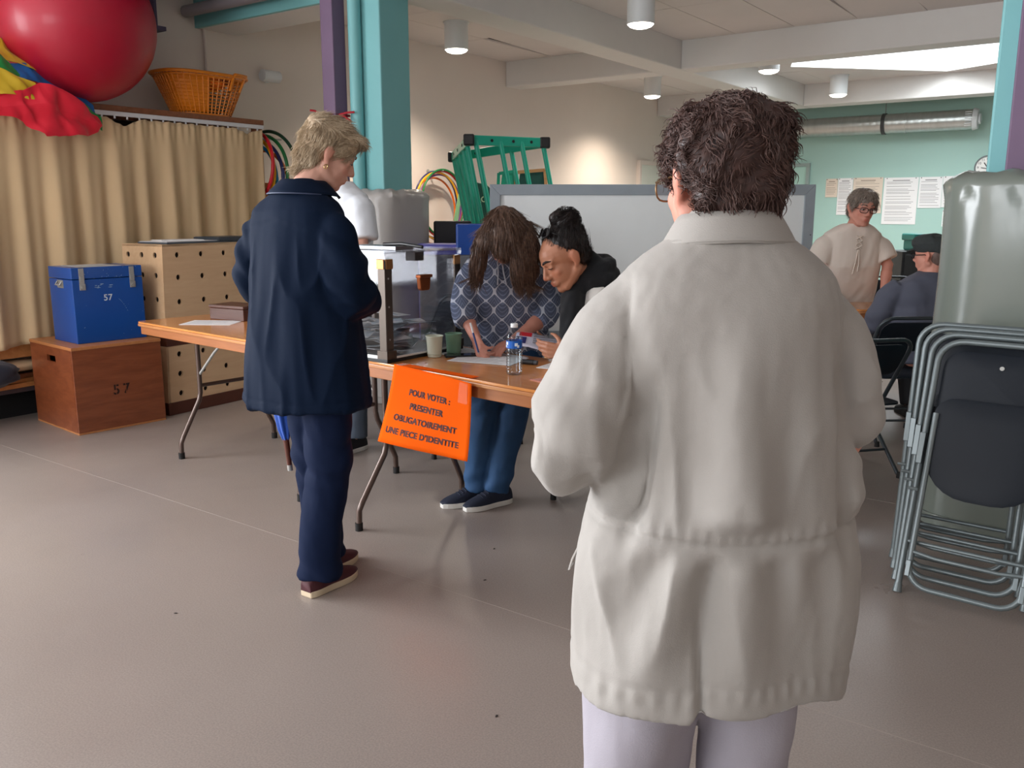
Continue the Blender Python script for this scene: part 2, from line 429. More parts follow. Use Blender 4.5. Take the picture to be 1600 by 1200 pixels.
# bay around the skylight opening, with canted corners
sky = [(-3.87, 11.2), (-2.37, 12.73), (-.9, 11.9), (-.9, 9.75), (-3.3, 9.75)]
panel_bay(-4.22, -3.87, 9.15, 12.85, .4, 1.25); panel_bay(-.9, -.3, 9.15, 12.85, .6, 1.25); panel_bay(-3.87, -.9, 9.15, 9.75, .6, .6)
b = MB(); b.prism([(-3.87, 9.75), (-3.3, 9.75), (-3.87, 11.2)], 3.117, 3.135); b.prism([(-3.87, 11.2), (-2.37, 12.73), (-2.37, 12.85), (-3.87, 12.85)], 3.117, 3.135)
b.prism([(-2.37, 12.73), (-.9, 11.9), (-.9, 12.85), (-2.37, 12.85)], 3.117, 3.135); b.build('ceiling_panel', M_ceil, ceil)
M_white = mat('white_gloss_board', (232, 234, 234), .6)
b = MB(); n = len(sky)
for i in range(n):
    (xa, ya), (xb, yb) = sky[i], sky[(i + 1) % n]
    b.add([(xa, ya, 3.12), (xb, yb, 3.12), (xb, yb, 3.75), (xa, ya, 3.75)], [(0, 1, 2, 3)])
w1 = struct(b.build('window_1', M_white, solid=.02))
M_pane = mat('sky_glass', (205, 225, 240), .1, alpha=.18)
b = MB()
for k in range(6): b.bb(-3.9 + k * .6, -3.86 + k * .6, 9.7, 12.8, 3.75, 3.81)
for k in range(3): b.bb(-3.9, -.86, 9.7 + k * 1.52, 9.74 + k * 1.52, 3.75, 3.81)
b.build('frame', M_alu, w1)
b = MB(); b.bb(-3.9, -.86, 9.7, 12.8, 3.82, 3.825); b.build('pane', M_pane, w1)
# beams
def beam(name, x0, x1, y0, y1, z0, z1, m):
    b = MB(); b.bb(x0, x1, y0, y1, z0, z1); return struct(b.build(name, m, bevel=.012))
beam('beam_long', -4.54, -4.22, 4.62, 13.2, 2.83, 3.15, M_beam)
beam('beam_cross', -6.5, -4.54, 8.85, 9.15, 2.83, 3.15, M_beam)
beam('beam_cross', -4.22, 4, 8.85, 9.15, 2.83, 3.15, M_beam)
beam('beam_cross', -6.5, -4.54, 12.85, 13.2, 2.83, 3.15, M_beam)
beam('beam_cross', -4.22, 4, 12.85, 13.2, 2.83, 3.15, M_beam)
beam('beam_cross', -6.5, -4.74, 4.62, 5.0, 2.83, 3.15, M_beam)
b = MB(); b.bb(-6.5, -4.75, 4.585, 4.62, 2.83, 3.13); struct(b.build('trim_1', M_teal))
# dark purple steel near the ceiling above the storage shelf: I-beam with end plate, ducting pipes
b = MB()
b.bb(-6.5, -6.30, 3.84, 3.86, 2.74, 3.6); b.bb(-6.5, -6.30, 4.10, 4.12, 2.74, 3.6); b.bb(-6.42, -6.38, 3.86, 4.10, 2.74, 3.6); b.bb(-6.5, -6.24, 3.82, 4.15, 2.71, 2.74)
struct(b.build('beam_steel', M_dpurple))
b = MB(); b.bb(-6.5, -3.9, 3.95, 4.0, 3.12, 3.46); b.bb(-6.5, -3.9, 3.86, 4.09, 3.10, 3.12); b.bb(-6.5, -3.9, 3.86, 4.09, 3.46, 3.48); struct(b.build('beam_steel', M_dpurple))
M_conduit = mat('grey_conduit', (150, 146, 150), .45, .3)
b = MB(); b.cyl((-6.45, 4.47, 2.93), (-4.76, 4.47, 2.93), .045, seg=14); struct(b.build('trim_2', M_conduit, smooth=40))
b = MB(); b.cyl((-6.485, 4.66, .0), (-6.485, 4.66, 2.83), .012, seg=10); struct(b.build('trim_3', M_wall, smooth=40))

# columns
b = MB(); b.bb(-4.72, -4.43, 4.58, 4.88, 0, 3.3); struct(b.build('column', M_teal, bevel=.012))
b = MB(); b.cyl((-4.63, 4.54, 0), (-4.63, 4.54, 3.3), .045, seg=18); struct(b.build('downpipe', M_teal, smooth=40))
b = MB(); b.bb(-4.82, -4.70, 4.40, 4.52, 0, 3.3); pc = struct(b.build('column_post', M_purple, bevel=.008))
b = MB(); b.bb(-.64, -.28, 4.5, 4.9, 0, 3.3); struct(b.build('column', M_teal, bevel=.012))
b = MB(); b.bb(-.545, -.39, 4.33, 4.48, 0, 3.3); struct(b.build('column_post', M_purple, bevel=.008))

t = thing('red_ribbon', 'red ribbon tied round the purple post, its ends sticking out', 'ribbon', (-4.76, 4.46, 2.03))
M_rib = mat('red_ribbon', (168, 30, 44), .7)
b = MB(); b.tube([(-.066, -.066, 0), (.066, -.066, .004), (.066, .066, .0), (-.066, .066, -.004)], .009, 6, closed=True); b.build('loop', M_rib, t, smooth=60)
for q in ([(.066, -.03, 0), (.12, -.01, .012), (.165, .02, .016)], [(.066, -.03, 0), (.11, -.02, -.014), (.145, .01, -.05)], [(-.07, -.07, 0), (-.10, -.10, .03), (-.13, -.12, .035)]): b = MB(); b.tube(q, .008, 6); b.build('ribbon_end', M_rib, t, smooth=60)

# padded vinyl sleeves round the columns
def column_pad(c, r, top, m, label, seed):
    t = thing('column_pad', label, 'column pad', (c[0], c[1], 0)); n = 72; R = []
    zs = [0, .01, .03] + list(np.linspace(.1, top - .16, 14)) + list(np.linspace(top - .13, top - .03, 7)) + [top - .015, top - .004, top]
    rs = random.Random(seed); ph = [rs.uniform(0, 6.28) for _ in range(8)]
    for z in zs:
        row = []
        k = max(0, 1 - (top - z) / .16); e = 1 - .5 * max(0, 1 - (top - z) / .05) ** 2 * .35 - (.05 if z < .008 else 0)
        for i in range(n):
            a = 2 * math.pi * i / n
            w = .004 * math.sin(3 * a + ph[0] + z * 2) + .003 * math.sin(z * 7 + ph[1] + 2 * a)
            w += k * (.010 * math.sin(17 * a + ph[2]) * math.sin(3 * a + ph[6]) + .012 * math.sin(29 * a + ph[3] + z * 40) * math.sin(5 * a + ph[7]) + .005 * math.sin(11 * a + ph[4] + z * 25))
            rr = (r + w) * e
            sq = (abs(math.cos(a)) ** 3.2 + abs(math.sin(a)) ** 3.2) ** (-1 / 3.2)
            row.append((rr * sq * math.cos(a), rr * sq * math.sin(a), z + k * .010 * math.sin(13 * a + ph[5]) * math.sin(4 * a + ph[6])))
        R.append(row)
    R.append([(.5 * x, .5 * y, top - .01) for x, y, z in R[-1]])
    b = MB(); b.rings(R); b.build('foam_sleeve', m, t, smooth=60)
    b = MB()
    for zz in (top * .04,):
        b.tube([((r + .006) * (abs(math.cos(a)) ** 3.2 + abs(math.sin(a)) ** 3.2) ** (-1 / 3.2) * math.cos(a), (r + .006) * (abs(math.cos(a)) ** 3.2 + abs(math.sin(a)) ** 3.2) ** (-1 / 3.2) * math.sin(a), zz) for a in np.linspace(0, 2 * math.pi, 60, endpoint=False)], .006, 6, closed=True)
    b.build('bottom_piping', m, t, smooth=60)
    return t
M_vinyl1 = mat('grey_vinyl', (168, 164, 160), .38, bump=.12, bscale=14, coat=.25)
M_vinyl2 = mat('green_grey_vinyl', (122, 130, 122), .26, bump=.1, bscale=9, coat=.5, stretch=(1, 1, .5))
column_pad((-4.555, 4.70), .285, 1.52, M_vinyl1, 'pale grey vinyl pad wrapped round the turquoise column behind the voting table', 3)
column_pad((-.41, 4.36), .345, 1.53, M_vinyl2, 'shiny green grey vinyl pad round the column behind the folded chairs', 9)

# doors
M_door = mat('pale_door', (226, 228, 218), .5); M_doorg = mat('mint_door', (176, 216, 204), .5)
M_frame_grey = mat('grey_door_frame', (150, 168, 164), .5)
b = MB(); b.bb(-6.5, -6.46, 12.28, 13.12, 0, 2.07); d1 = struct(b.build('door_1', M_door, bevel=.004))
b = MB(); b.bb(-6.5, -6.44, 12.22, 12.28, 0, 2.13); b.bb(-6.5, -6.44, 13.12, 13.18, 0, 2.13); b.bb(-6.5, -6.44, 12.28, 13.12, 2.07, 2.13); b.build('door_frame', M_wall, d1)
b = MB(); b.bb(-5.35, -4.47, 13.96, 14, 0, 2.05); d2 = struct(b.build('door_2', M_doorg, bevel=.004))
b = MB(); b.bb(-5.41, -5.35, 13.94, 14, 0, 2.1); b.bb(-4.47, -4.42, 13.94, 14, 0, 2.1); b.bb(-5.35, -4.47, 13.94, 14, 2.05, 2.1); b.build('door_frame', M_frame_grey, d2)

# ceiling spots
M_lampbody = mat('lamp_white_enamel', (222, 226, 228), .4)
M_glow = mat('lit_diffuser', (255, 246, 232), .5, emit=9.0)
LAB = {0: 'white cylinder ceiling spot, largest and closest, near the top edge of the view', 1: 'white cylinder ceiling spot beside the beige wall, next to the turquoise column',
       2: 'white ceiling spot just in front of the bright skylight corner', 3: 'white ceiling spot over the warm glow at the far end of the beige wall', 4: 'small white ceiling spot below the skylight, closest to the silver duct'}
for i, (x, y) in enumerate([(-3.6, 6.77), (-5.56, 6.78), (-3.6, 9.75), (-5.62, 10.95), (-3.57, 12.25)]):
    t = thing('ceiling_spot', LAB[i], 'ceiling light', (x, y, 2.87), group='ceiling spots')
    b = MB(); b.lathe([(.106, .012), (.108, .0), (.112, .006), (.112, .246)], seg=28); b.build('lamp_housing', M_lampbody, t, smooth=40)
    b = MB(); b.lathe([(.02, -.030), (.06, -.026), (.092, -.014), (.105, .004), (.104, .016)], seg=28); b.build('diffuser', M_glow, t, smooth=40)
    b = MB(); b.lathe([(.125, .243), (.125, .252)], seg=28); b.build('collar', M_lampbody, t, smooth=40)
    l = bpy.data.lights.new('spot_bulb', 'SPOT'); l.energy = 330 if i in (1, 3) else 150; l.spot_size = math.radians(140); l.spot_blend = .9; l.color = (1.0, .86, .70) if i in (1, 3) else (1, .93, .84); l.shadow_soft_size = .1
    lo = bpy.data.objects.new('spot_bulb', l); COL.objects.link(lo); lo.parent = t; lo.location = (0, 0, -.02)

# spiral duct along the teal wall, with coupling rings and a round diffuser
M_duct = mat('galvanised_duct', (196, 200, 198), .3, .85, var=.12, vscale=3, stretch=(6, 1, 1))
t = thing('ventilation_duct', 'silver spiral ventilation duct running under the ceiling along the mint wall', 'duct', (0, 13.72, 2.60))
prof = []
b = MB(); x = -6.45
R = []; n = 28; xs = np.linspace(-6.45, -2.15, 130)
for k, xx in enumerate(xs):
    r = .135 + (.0035 if k % 3 == 0 else 0)
    R.append([(xx, r * math.cos(a), r * math.sin(a)) for a in np.linspace(0, 2 * math.pi, n, endpoint=False)])
b.rings(R); b.build('spiral_pipe', M_duct, t, smooth=60)
for xx in (-3.34, -4.9): b = MB(); b.cyl((xx, 0, 0), (xx + .05, 0, 0), .147, seg=28); b.build('coupling_ring', mat('dark_rubber', (60, 62, 62), .5), t, smooth=40); b = MB(); b.cyl((xx + .3, 0, 0), (xx + .33, 0, 0), .142, seg=28); b.build('clamp_band', M_duct, t, smooth=40)
for xx in (-3.31, -5.5): b = MB(); b.tube([(xx, 0, .14), (xx, 0, .5)], .006, 6); b.build('hanger_rod', M_alu, t)
b = MB(); b.cyl((-2.16, -.02, 0), (-2.10, -.02, 0), .15, .13, seg=28); b.cyl((-2.10, -.02, 0), (-2.07, -.02, 0), .07, seg=20); b.build('round_diffuser', M_lampbody, t, smooth=40)
b = MB()
for k in range(7): b = MB(); b.cyl((-2.25, -.145, -.09 + k * .03), (-2.17, -.15, -.09 + k * .03), .006, seg=6); b.build('grille_bar', M_lampbody, t)

# small white wall spotlight above the basket
t = thing('wall_spotlight', 'small white cylindrical spotlight on the beige wall right of the orange basket', 'wall light', (-6.5, 5.27, 2.53))
b = MB(); b.cyl((0, 0, 0), (.02, 0, 0), .05, seg=20); b.build('mount_plate', M_lampbody, t, smooth=40)
b = MB(); b.cyl((.02, -.0, 0), (.07, .0, 0), .018, seg=12); b.cyl((.07, -.09, .0), (.075, .085, -.0), .05, seg=22); b.build('lamp_barrel', M_lampbody, t, smooth=40)
b = MB(); b.cyl((.075, .085, 0), (.075, .092, 0), .042, seg=22); b.build('lens', mat('frosted_lens', (225, 225, 222), .3), t, smooth=40)

# notices on the mint wall
M_paper = mat('white_paper', (236, 236, 236), .8); M_cream = mat('cream_paper', (222, 208, 192), .8); M_grey_ink = mat('grey_print', (150, 148, 150), .9); M_ink = mat('print_ink', (120, 116, 116), .9); M_cink = mat('cream_print', (160, 146, 132), .9)
for i, (x0, x1, z0, z1, cr, lab) in enumerate([
    (-4.168, -3.99, 1.58, 1.857, 1, 'small cream notice at the left end of the row on the mint wall'),
    (-3.985, -3.765, 1.315, 1.862, 0, 'narrow white poster just left of the head of the woman leaning on the far table'),
    (-3.76, -3.335, 1.34, 1.864, 1, 'wide cream poster behind the grey haired woman at the far table'),
    (-3.318, -2.845, 1.18, 1.855, 0, 'tallest white poster, right of the leaning grey haired woman'),
    (-2.835, -2.525, 1.415, 1.855, 0, 'medium white poster between the tallest one and the last of the row'),
    (-2.52, -2.17, 1.425, 1.86, 0, 'white poster at the right end of the row on the mint wall'),
    (-2.49, -2.355, 1.155, 1.385, 0, 'small white sheet hung low beneath the right end of the poster row')]):
    t = thing('wall_poster', lab, 'poster', ((x0 + x1) / 2, 13.995, (z0 + z1) / 2), group='notices on the mint wall')
    w, h = x1 - x0, z1 - z0
    b = MB(); b.bb(-w / 2, w / 2, -.003, 0, -h / 2, h / 2); b.build('sheet', M_cream if cr else M_paper, t)
    b = MB(); rr = random.Random(i); z = h / 2 - .05
    b.bb(-w * .25, w * .25, -.0036, -.003, z, z + .014)
    while z > -h / 2 + .05:
        z -= rr.choice([.02, .024, .04]); b.bb(-w * .42, w * rr.uniform(.2, .42), -.0036, -.003, z, z + .006)
    b.build('print_lines', M_cink if cr else M_grey_ink, t)
    for sx in (-1, 1): b = MB(); b.cyl((sx * w * .42, 0, h / 2 - .012), (sx * w * .42, -.008, h / 2 - .012), .008, seg=8); b.build('pin', M_ink, t)
# clock
t = thing('wall_clock', 'round white wall clock half hidden by the turquoise column edge', 'clock', (-1.97, 13.99, 1.965))
b = MB(); b.xf() if False else None
R = [[(r * math.cos(a), y, r * math.sin(a)) for a in np.linspace(0, 2 * math.pi, 36, endpoint=False)] for r, y in ((.150, 0), (.165, -.015), (.165, -.04), (.148, -.046), (.146, -.03))]
b.rings(R, False, False); b.build('rim', mat('clock_rim', (112, 120, 122), .4), t, smooth=40)
b = MB(); b.cyl((0, 0, 0), (0, -.03, 0), .148, seg=36); b.build('dial', mat('clock_dial', (240, 240, 236), .5), t, smooth=40)
M_black = mat('black_plastic', (24, 24, 26), .4)
b = MB(); b.box((-.02, -.034, .03), (.012, .004, .09), roty(-.6)); b.build('hand', M_black, t); b = MB(); b.box((-.035, -.034, -.01), (.09, .004, .010), roty(.2)); b.build('hand', M_black, t)
for k in range(12):
    a = 2 * math.pi * k / 12
    text_obj('numeral', str(k if k else 12), .045, M_black, t, Matrix.Translation((.118 * math.sin(a), -.0315, .118 * math.cos(a) - .015)) @ Matrix.Rotation(math.pi / 2, 4, 'X'))

# ------------------------------------------------------------------ storage shelf with curtain, ball, basket, parachute
M_wood_red = wood('reddish_shelf_wood', (122, 72, 44), (148, 92, 60), .45)
M_wood_or = wood('orange_pine', (176, 112, 62), (196, 134, 80), .45)
sh = thing('storage_shelf', 'tall wooden storage shelf hidden behind the beige curtain', 'shelf', (-6.23, 3.1, 0))
b = MB(); b.bb(-.26, .26, -1.7, 1.70, 2.055, 2.095); b.build('top_board', M_wood_red, sh, bevel=.003)
b = MB(); b.bb(.18, .25, 1.63, 1.69, 0, 2.055); b.build('upright', M_wood_red, sh, bevel=.003)
b = MB(); b.bb(-.25, -.18, 1.63, 1.69, 0, 2.055); b.build('upright', M_wood_red, sh, bevel=.003)
b = MB(); b.bb(-.18, .18, 1.645, 1.675, 1.46, 1.56); b.bb(-.18, .18, 1.645, 1.675, .8, .9); b.build('side_rail', M_wood_red, sh, bevel=.003)
b = MB(); b.bb(.22, .26, 1.60, 1.72, 1.46, 1.60); b.build('corner_block', M_wood_or, sh, bevel=.003)
b = MB(); b.bb(-.25, .24, -1.7, 1.63, .44, .49); b.bb(.20, .25, -1.7, 1.63, .42, .50); b.build('lower_board', M_wood_or, sh, bevel=.003)
b = MB(); b.bb(-.25, .26, -1.7, 1.63, .19, .225); b.build('bottom_board', mat('dark_stained_board', (70, 58, 62), .5), sh, bevel=.003)
b = MB(); b.bb(-.25, .1, -1.7, 1.63, 0, .19); b.build('dark_gap_block', mat('gap_shade_black', (18, 16, 18), .8), sh)  # black block put in for the shade of the open gap under the shelf
b = MB(); b.bb(-.262, -.25, -1.7, 1.63, .49, 2.05); b.build('back_panel', M_dark, sh)
b = MB(); b.bb(.262, .285, -1.7, 1.68, 2.022, 2.052); b.build('curtain_rail', mat('white_rail', (214, 214, 216), .4), sh, bevel=.003)
b = MB(); b.bb(.268, .278, -.004, .004, 2.004, 2.024); gl_ = b.build('rail_glider', mat('white_rail', (0, 0, 0)), sh); gl_.location.y = -1.65
for k in range(1, 36): g_ = gl_.copy(); COL.objects.link(g_); g_.location.y = -1.65 + k * .0935
# curtain
G = []; nu, nv = 420, 46
for j in range(nv):
    v = j / (nv - 1); row = []
    for i in range(nu):
        u = i / (nu - 1); y = -1.72 + 3.38 * u - .05 * v * u ** 4
        grow = .35 + .65 * sstep(0, .5, v)
        a = .024 * math.sin(2 * math.pi * (u * 15 + .25 * math.sin(u * 9))) + .016 * math.sin(2 * math.pi * (u * 7.3 + .6 + .1 * v)) + .008 * math.sin(2 * math.pi * (u * 31 + .3 * v))
        pinch = .006 * math.sin(2 * math.pi * u * 62) * (1 - sstep(0, .12, v))
        sag = .055 * max(0, 1 - abs(u - .645) / .035) ** .7 + .035 * max(0, 1 - abs(u - .955) / .03) ** .8 + .008 * abs(math.sin(u * 36 * math.pi / 1.0))
        z = 2.015 - sag * (1 - v) ** 3 - v * (2.015 - .50 + .012 * math.sin(u * 25))
        row.append((.285 + a * grow + pinch + .02 * v, y, z))
    G.append(row)
b = MB(); b.grid(G)
M_curtain = mat('beige_curtain_cloth', (212, 184, 144), .85, var=.06, vscale=3, bump=.12, bscale=400, sheen=.1)
cu = b.build('curtain', M_curtain, smooth=180, solid=.003, loc=(-6.23, 3.1, 0)); tag(cu, 'long beige curtain hanging in pleats from the shelf rail at left', 'curtain')

# ball
t = thing('exercise_ball', 'huge red rubber exercise ball resting on top of the shelf', 'ball', (-5.99, 3.31, 2.097))
M_red_rub = mat('red_rubber', (172, 12, 44), .42, var=.06, vscale=2, coat=.12)
b = MB(); R = []
for i in range(49):
    th = -math.pi / 2 + math.pi * i / 48; th = max(min(th, math.pi / 2 - .02), -math.pi / 2 + .02)
    q = 1 + .0025 * (1 if abs(i - 24) in (2, 6, 10, 14) else 0)
    z = max(.5 + .5 * math.sin(th) * q, .003) ; R.append([(.5 * q * math.cos(th) * math.cos(a), .5 * q * math.cos(th) * math.sin(a), z) for a in np.linspace(0, 2 * math.pi, 72, endpoint=False)])
b.rings(R); b.build('ball_skin', M_red_rub, t, smooth=60)
d = unit(V(.66, -.45, .17)); b = MB(); b.cyl(V(0, 0, .5) + d * .495, V(0, 0, .5) + d * .504, .012, seg=12); b.build('valve_plug', mat('plug', (225, 190, 195), .4), t, smooth=40)

# orange laundry basket with holes, and what sticks out of it
M_orange = mat('orange_plastic', (226, 132, 30), .4, var=.05)
bs = thing('laundry_basket', 'orange perforated plastic laundry basket on the right end of the shelf top', 'basket', (-6.13, 4.335, 2.096), rz=math.radians(90))
def bpt(a, t):   # basket wall point
    sx, sy = .225 + .13 * t, .145 + .075 * t; e = (abs(math.cos(a)) ** 3 + abs(math.sin(a)) ** 3) ** (-1 / 3)
    return V(sx * e * math.cos(a), sy * e * math.sin(a), .012 + .285 * t)
b = MB(); ncol = 46
for k in range(ncol):                      # vertical ribs and horizontal hoops leave square holes
    a = 2 * math.pi * k / ncol; b.tube([bpt(a, t_) for t_ in (0, .5, 1)], .0050, 4)
b.build('lattice', M_orange, bs)
b = MB()
for t_ in np.linspace(.06, .9, 11): b.tube([bpt(a, t_) for a in np.linspace(0, 2 * math.pi, 56, endpoint=False)], .0042, 4, closed=True)
b.build('lattice', M_orange, bs)
b = MB(); b.tube([bpt(a, 1.0) * V(1.03, 1.03, 1) for a in np.linspace(0, 2 * math.pi, 64, endpoint=False)], .013, 8, closed=True); b.tube([bpt(a, .93) * V(1.01, 1.01, 1) for a in np.linspace(0, 2 * math.pi, 64, endpoint=False)], .007, 6, closed=True); b.build('rim', M_orange, bs, smooth=60)
b = MB(); b.rings([[bpt(a, 0) * V(1, 1, 0) for a in np.linspace(0, 2 * math.pi, 40, endpoint=False)], [bpt(a, 0) * V(1, 1, 0) + V(0, 0, .012) for a in np.linspace(0, 2 * math.pi, 40, endpoint=False)]]); b.build('bottom', M_orange, bs)
b = MB()                                    # solid wall behind the left half of the lattice
G = [[bpt(a, t_) * V(.985, .985, 1) for a in np.linspace(2.8, 4.55, 30)] for t_ in np.linspace(.02, .95, 4)]; b.grid(G); b.build('solid_panel', M_orange, bs, smooth=60, solid=.004)
for s in (-1,):
    b = MB(); c = bpt(-.75, .95)
    for dx in (-.05, .05): b.tube([bpt(-1.0 + dx * 3.4, .62) * V(1.02, 1.02, 1), bpt(-1.0 + dx * 3.4, 1.0) * V(1.03, 1.03, 1), bpt(-1.0 + dx * 3.4, 1.05) * V(1.06, 1.06, 1)], .012, 6)
    b.tube([bpt(-1.0 + q * 3.4, 1.05) * V(1.06, 1.06, 1) for q in np.linspace(-.05, .05, 5)], .011, 6); b.build('handle', M_orange, bs, smooth=60)
def lump(name, c, rad, m, label, cat, seed, amp=.15, parent=None, rz=0):
    b = MB(); b.ell((0, 0, 0), (1, 1, 1), seg=24, rng=14); P = np.array(b.v); P *= (1 + amp * pnoise(P, (1.6, 1.6, 1.6), seed * 3.1) + .4 * amp * pnoise(P, (4, 4, 4), seed))[:, None]
    b.v = [tuple(p) for p in P * np.array(rad)]; o = b.build(name, m, parent, smooth=180, loc=c, rz=rz)
    if label: tag(o, label, cat)
    return o
lump('purple_bag', (-6.17, 4.12, 2.37), (.07, .10, .055), mat('purple_cloth', (88, 56, 84), .8), 'purple cloth bundle poking over the left rim of the orange basket', 'cloth', 2)
lump('orange_cloth', (-6.06, 4.37, 2.335), (.13, .12, .05), mat('bright_orange_cloth', (240, 116, 28), .8), 'bright orange cloth bunched inside the laundry basket', 'cloth', 4)
lump('white_cloth', (-6.11, 4.40, 2.20), (.11, .16, .075), mat('greyish_cloth', (150, 138, 112), .85), 'pale grey cloth bunched at the bottom of the orange basket', 'cloth', 5)
lump('brown_toy', (-6.15, 4.56, 2.385), (.06, .07, .03), mat('brown_toy', (150, 70, 30), .6), 'brown soft toy lying at the right rim of the orange basket', 'toy', 6)

# rainbow play parachute thrown over the shelf edge
pa = thing('play_parachute', 'crumpled rainbow play parachute draped over the shelf beside the red ball', 'parachute', (-5.93, 2.85, 2.1))
def cloth_strip(name, pts, m, seed, thick=.004, amp=.014):
    """pts: rows of control points (y along shelf, height, outward); a gathered strip of cloth"""
    A = np.array(pts, float); r, c = A.shape[:2]; U, W = 30, 40
    ui = np.linspace(0, r - 1, U); wi = np.linspace(0, c - 1, W)
    def itp(X, t):
        i = np.clip(t.astype(int), 0, X.shape[0] - 2); f = (t - i); f = (f * f * (3 - 2 * f))[:, None, None]; return X[i] * (1 - f) + X[i + 1] * f
    B_ = itp(A, ui); B_ = itp(B_.transpose(1, 0, 2), wi).transpose(1, 0, 2)
    P = B_.reshape(-1, 3)
    n = 1.3 * amp * pnoise(P, (8, 8, 8), seed) + amp * .8 * pnoise(P + P[:, [1, 0, 2]] * .5, (15, 8, 8), seed + 9)
    P = P + np.stack([n * .5, n * .4, n], 1)
    b = MB(); b.grid([[(p[2], p[0], p[1]) for p in row] for row in P.reshape(U, W, 3)])
    return b.build(name, m, pa, smooth=180, solid=thick)
CL = {k: mat(k + '_nylon', v, .5, sheen=.15, var=.06, vscale=6) for k, v in {'yellow': (206, 172, 30), 'green': (24, 140, 62), 'blue': (12, 96, 168), 'red': (226, 24, 52)}.items()}

cloth_strip('yellow_panel', [[(-.45, .26, -.10), (-.18, .33, -.16), (-.02, .34, -.10), (.16, .19, -.05)], [(-.45, .14, -.02), (-.15, .20, .02), (0, .18, .03), (.17, .13, .03)]], CL['yellow'], 1)
cloth_strip('green_panel', [[(-.42, .26, .02), (-.14, .25, .04), (-.05, .18, .06), (.04, .06, .07)], [(-.42, .12, .06), (-.15, .12, .08), (-.06, .07, .10), (.03, -.02, .09)]], CL['green'], 2)
cloth_strip('blue_panel', [[(-.06, .17, .03), (.06, .19, .02), (.17, .17, .01), (.34, .07, .02), (.47, -.03, .03)], [(.0, .08, .07), (.08, .08, .06), (.20, .05, .06), (.34, -.02, .06), (.48, -.12, .06)]], CL['blue'], 3)
cloth_strip('green_panel', [[(.03, .07, .06), (.18, .055, .075), (.34, -.01, .075), (.50, -.10, .07)], [(.06, .01, .10), (.20, -.02, .11), (.36, -.10, .10), (.51, -.19, .08)]], CL['green'], 4)
cloth_strip('yellow_panel', [[(-.42, .13, .06), (-.15, .15, .08), (-.05, .10, .11), (.05, .06, .12), (.10, -.01, .12)], [(-.42, -.02, .10), (-.16, -.03, .12), (-.05, -.02, .14), (.02, -.05, .14), (.11, -.05, .13)]], CL['yellow'], 5, amp=.02)
cloth_strip('red_panel', [[(-.42, -.02, .08), (-.16, -.02, .10), (-.04, .0, .12), (.07, .06, .13), (.20, .03, .13), (.33, -.03, .12), (.47, -.10, .10)],
    [(-.42, -.10, .12), (-.16, -.10, .14), (-.04, -.08, .15), (.08, -.06, .17), (.22, -.09, .17), (.35, -.12, .15), (.49, -.16, .12)],
    [(-.42, -.15, .11), (-.16, -.15, .12), (-.03, -.17, .14), (.07, -.27, .13), (.24, -.25, .14), (.37, -.24, .12), (.47, -.20, .10)]], CL['red'], 6, amp=.03)

# specks of lint on the floor
_l = None
for k, (x, y) in enumerate(((-1.72, 2.92), (-2.06, 2.72), (-1.16, 2.05), (-1.32, 1.75), (-2.6, 1.6), (-.95, 3.05), (-1.0, 3.9), (-3.2, 1.2), (-1.9, 2.45))):
    t = bpy.data.objects.new('lint_speck', None); COL.objects.link(t); tag(t, 'tiny dark speck of lint lying on the vinyl floor', 'speck', 'lint specks on the floor'); t.location = (x, y, .0008); t.rotation_euler = (0, 0, k * 1.7)
    if _l is None: b = MB(); b.lathe([(.001, .002), (.004, .0018), (.006, 0)], seg=7, cap1=True); b.v = [(x_ * 1.2, y_ * .6, z_) for x_, y_, z_ in b.v]; _l = b.build('fluff', mat('dark_lint', (60, 52, 50), .9), t, smooth=60)
    else: c = _l.copy(); COL.objects.link(c); c.parent = t
# ------------------------------------------------------------------ crates and vaulting box by the curtain
M_crate = wood('varnished_red_brown_ply', (118, 60, 34), (146, 82, 50), .3, axis=(3, 1.2, 9), coat=.3)
M_crate_edge = wood('crate_edge', (176, 112, 66), (192, 130, 80), .4)
M_stencil = mat('stencil_black', (44, 24, 18), .8)
cr = thing('wooden_crate', 'varnished red brown plywood crate stencilled 57 standing on the floor', 'crate', (-5.555, 3.0, 0), rz=math.radians(-5))
W2, D2, H2 = .285, .315, .55
b = MB(); b.bb(D2 - .018, D2, -W2, W2, .012, H2 - .02); b.build('front_panel', M_crate, cr, bevel=.002)
b = MB(); b.bb(-D2, -D2 + .018, -W2, W2, .012, H2 - .02); b.build('back_panel', M_crate, cr, bevel=.002)
b = MB(); b.bb(-D2 + .018, D2 - .018, W2 - .018, W2, .012, H2 - .02); b.build('side_panel', M_crate, cr, bevel=.002)
b = MB()                                           # left side with hand slot left open
y0, y1 = -W2, -W2 + .018; xa, xb, za, zb = -.06, .07, .435, .475
b.bb(-D2 + .018, xa, y0, y1, .012, H2 - .02); b.bb(xb, D2 - .018, y0, y1, .012, H2 - .02); b.bb(xa, xb, y0, y1, .012, za); b.bb(xa, xb, y0, y1, zb, H2 - .02)
b.build('side_panel', M_crate, cr)
b = MB(); b.bb(-D2, D2, -W2, W2, 0, .012); b.build('bottom_board', M_crate_edge, cr, bevel=.002)
b = MB(); b.bb(-D2 - .003, D2 + .003, -W2 - .003, W2 + .003, H2 - .02, H2); b.build('top_board', M_crate_edge, cr, bevel=.003)
def on_face(x, y, z, rz_): return Matrix.Translation((x, y, z)) @ Matrix.Rotation(rz_, 4, 'Z') @ Matrix.Rotation(math.pi / 2, 4, 'X')
text_obj('stencil_number', '5', .088, M_stencil, cr, on_face(D2 + .0006, -.03, .225, math.pi / 2), .0003, xs=1.0, bold=.0018)
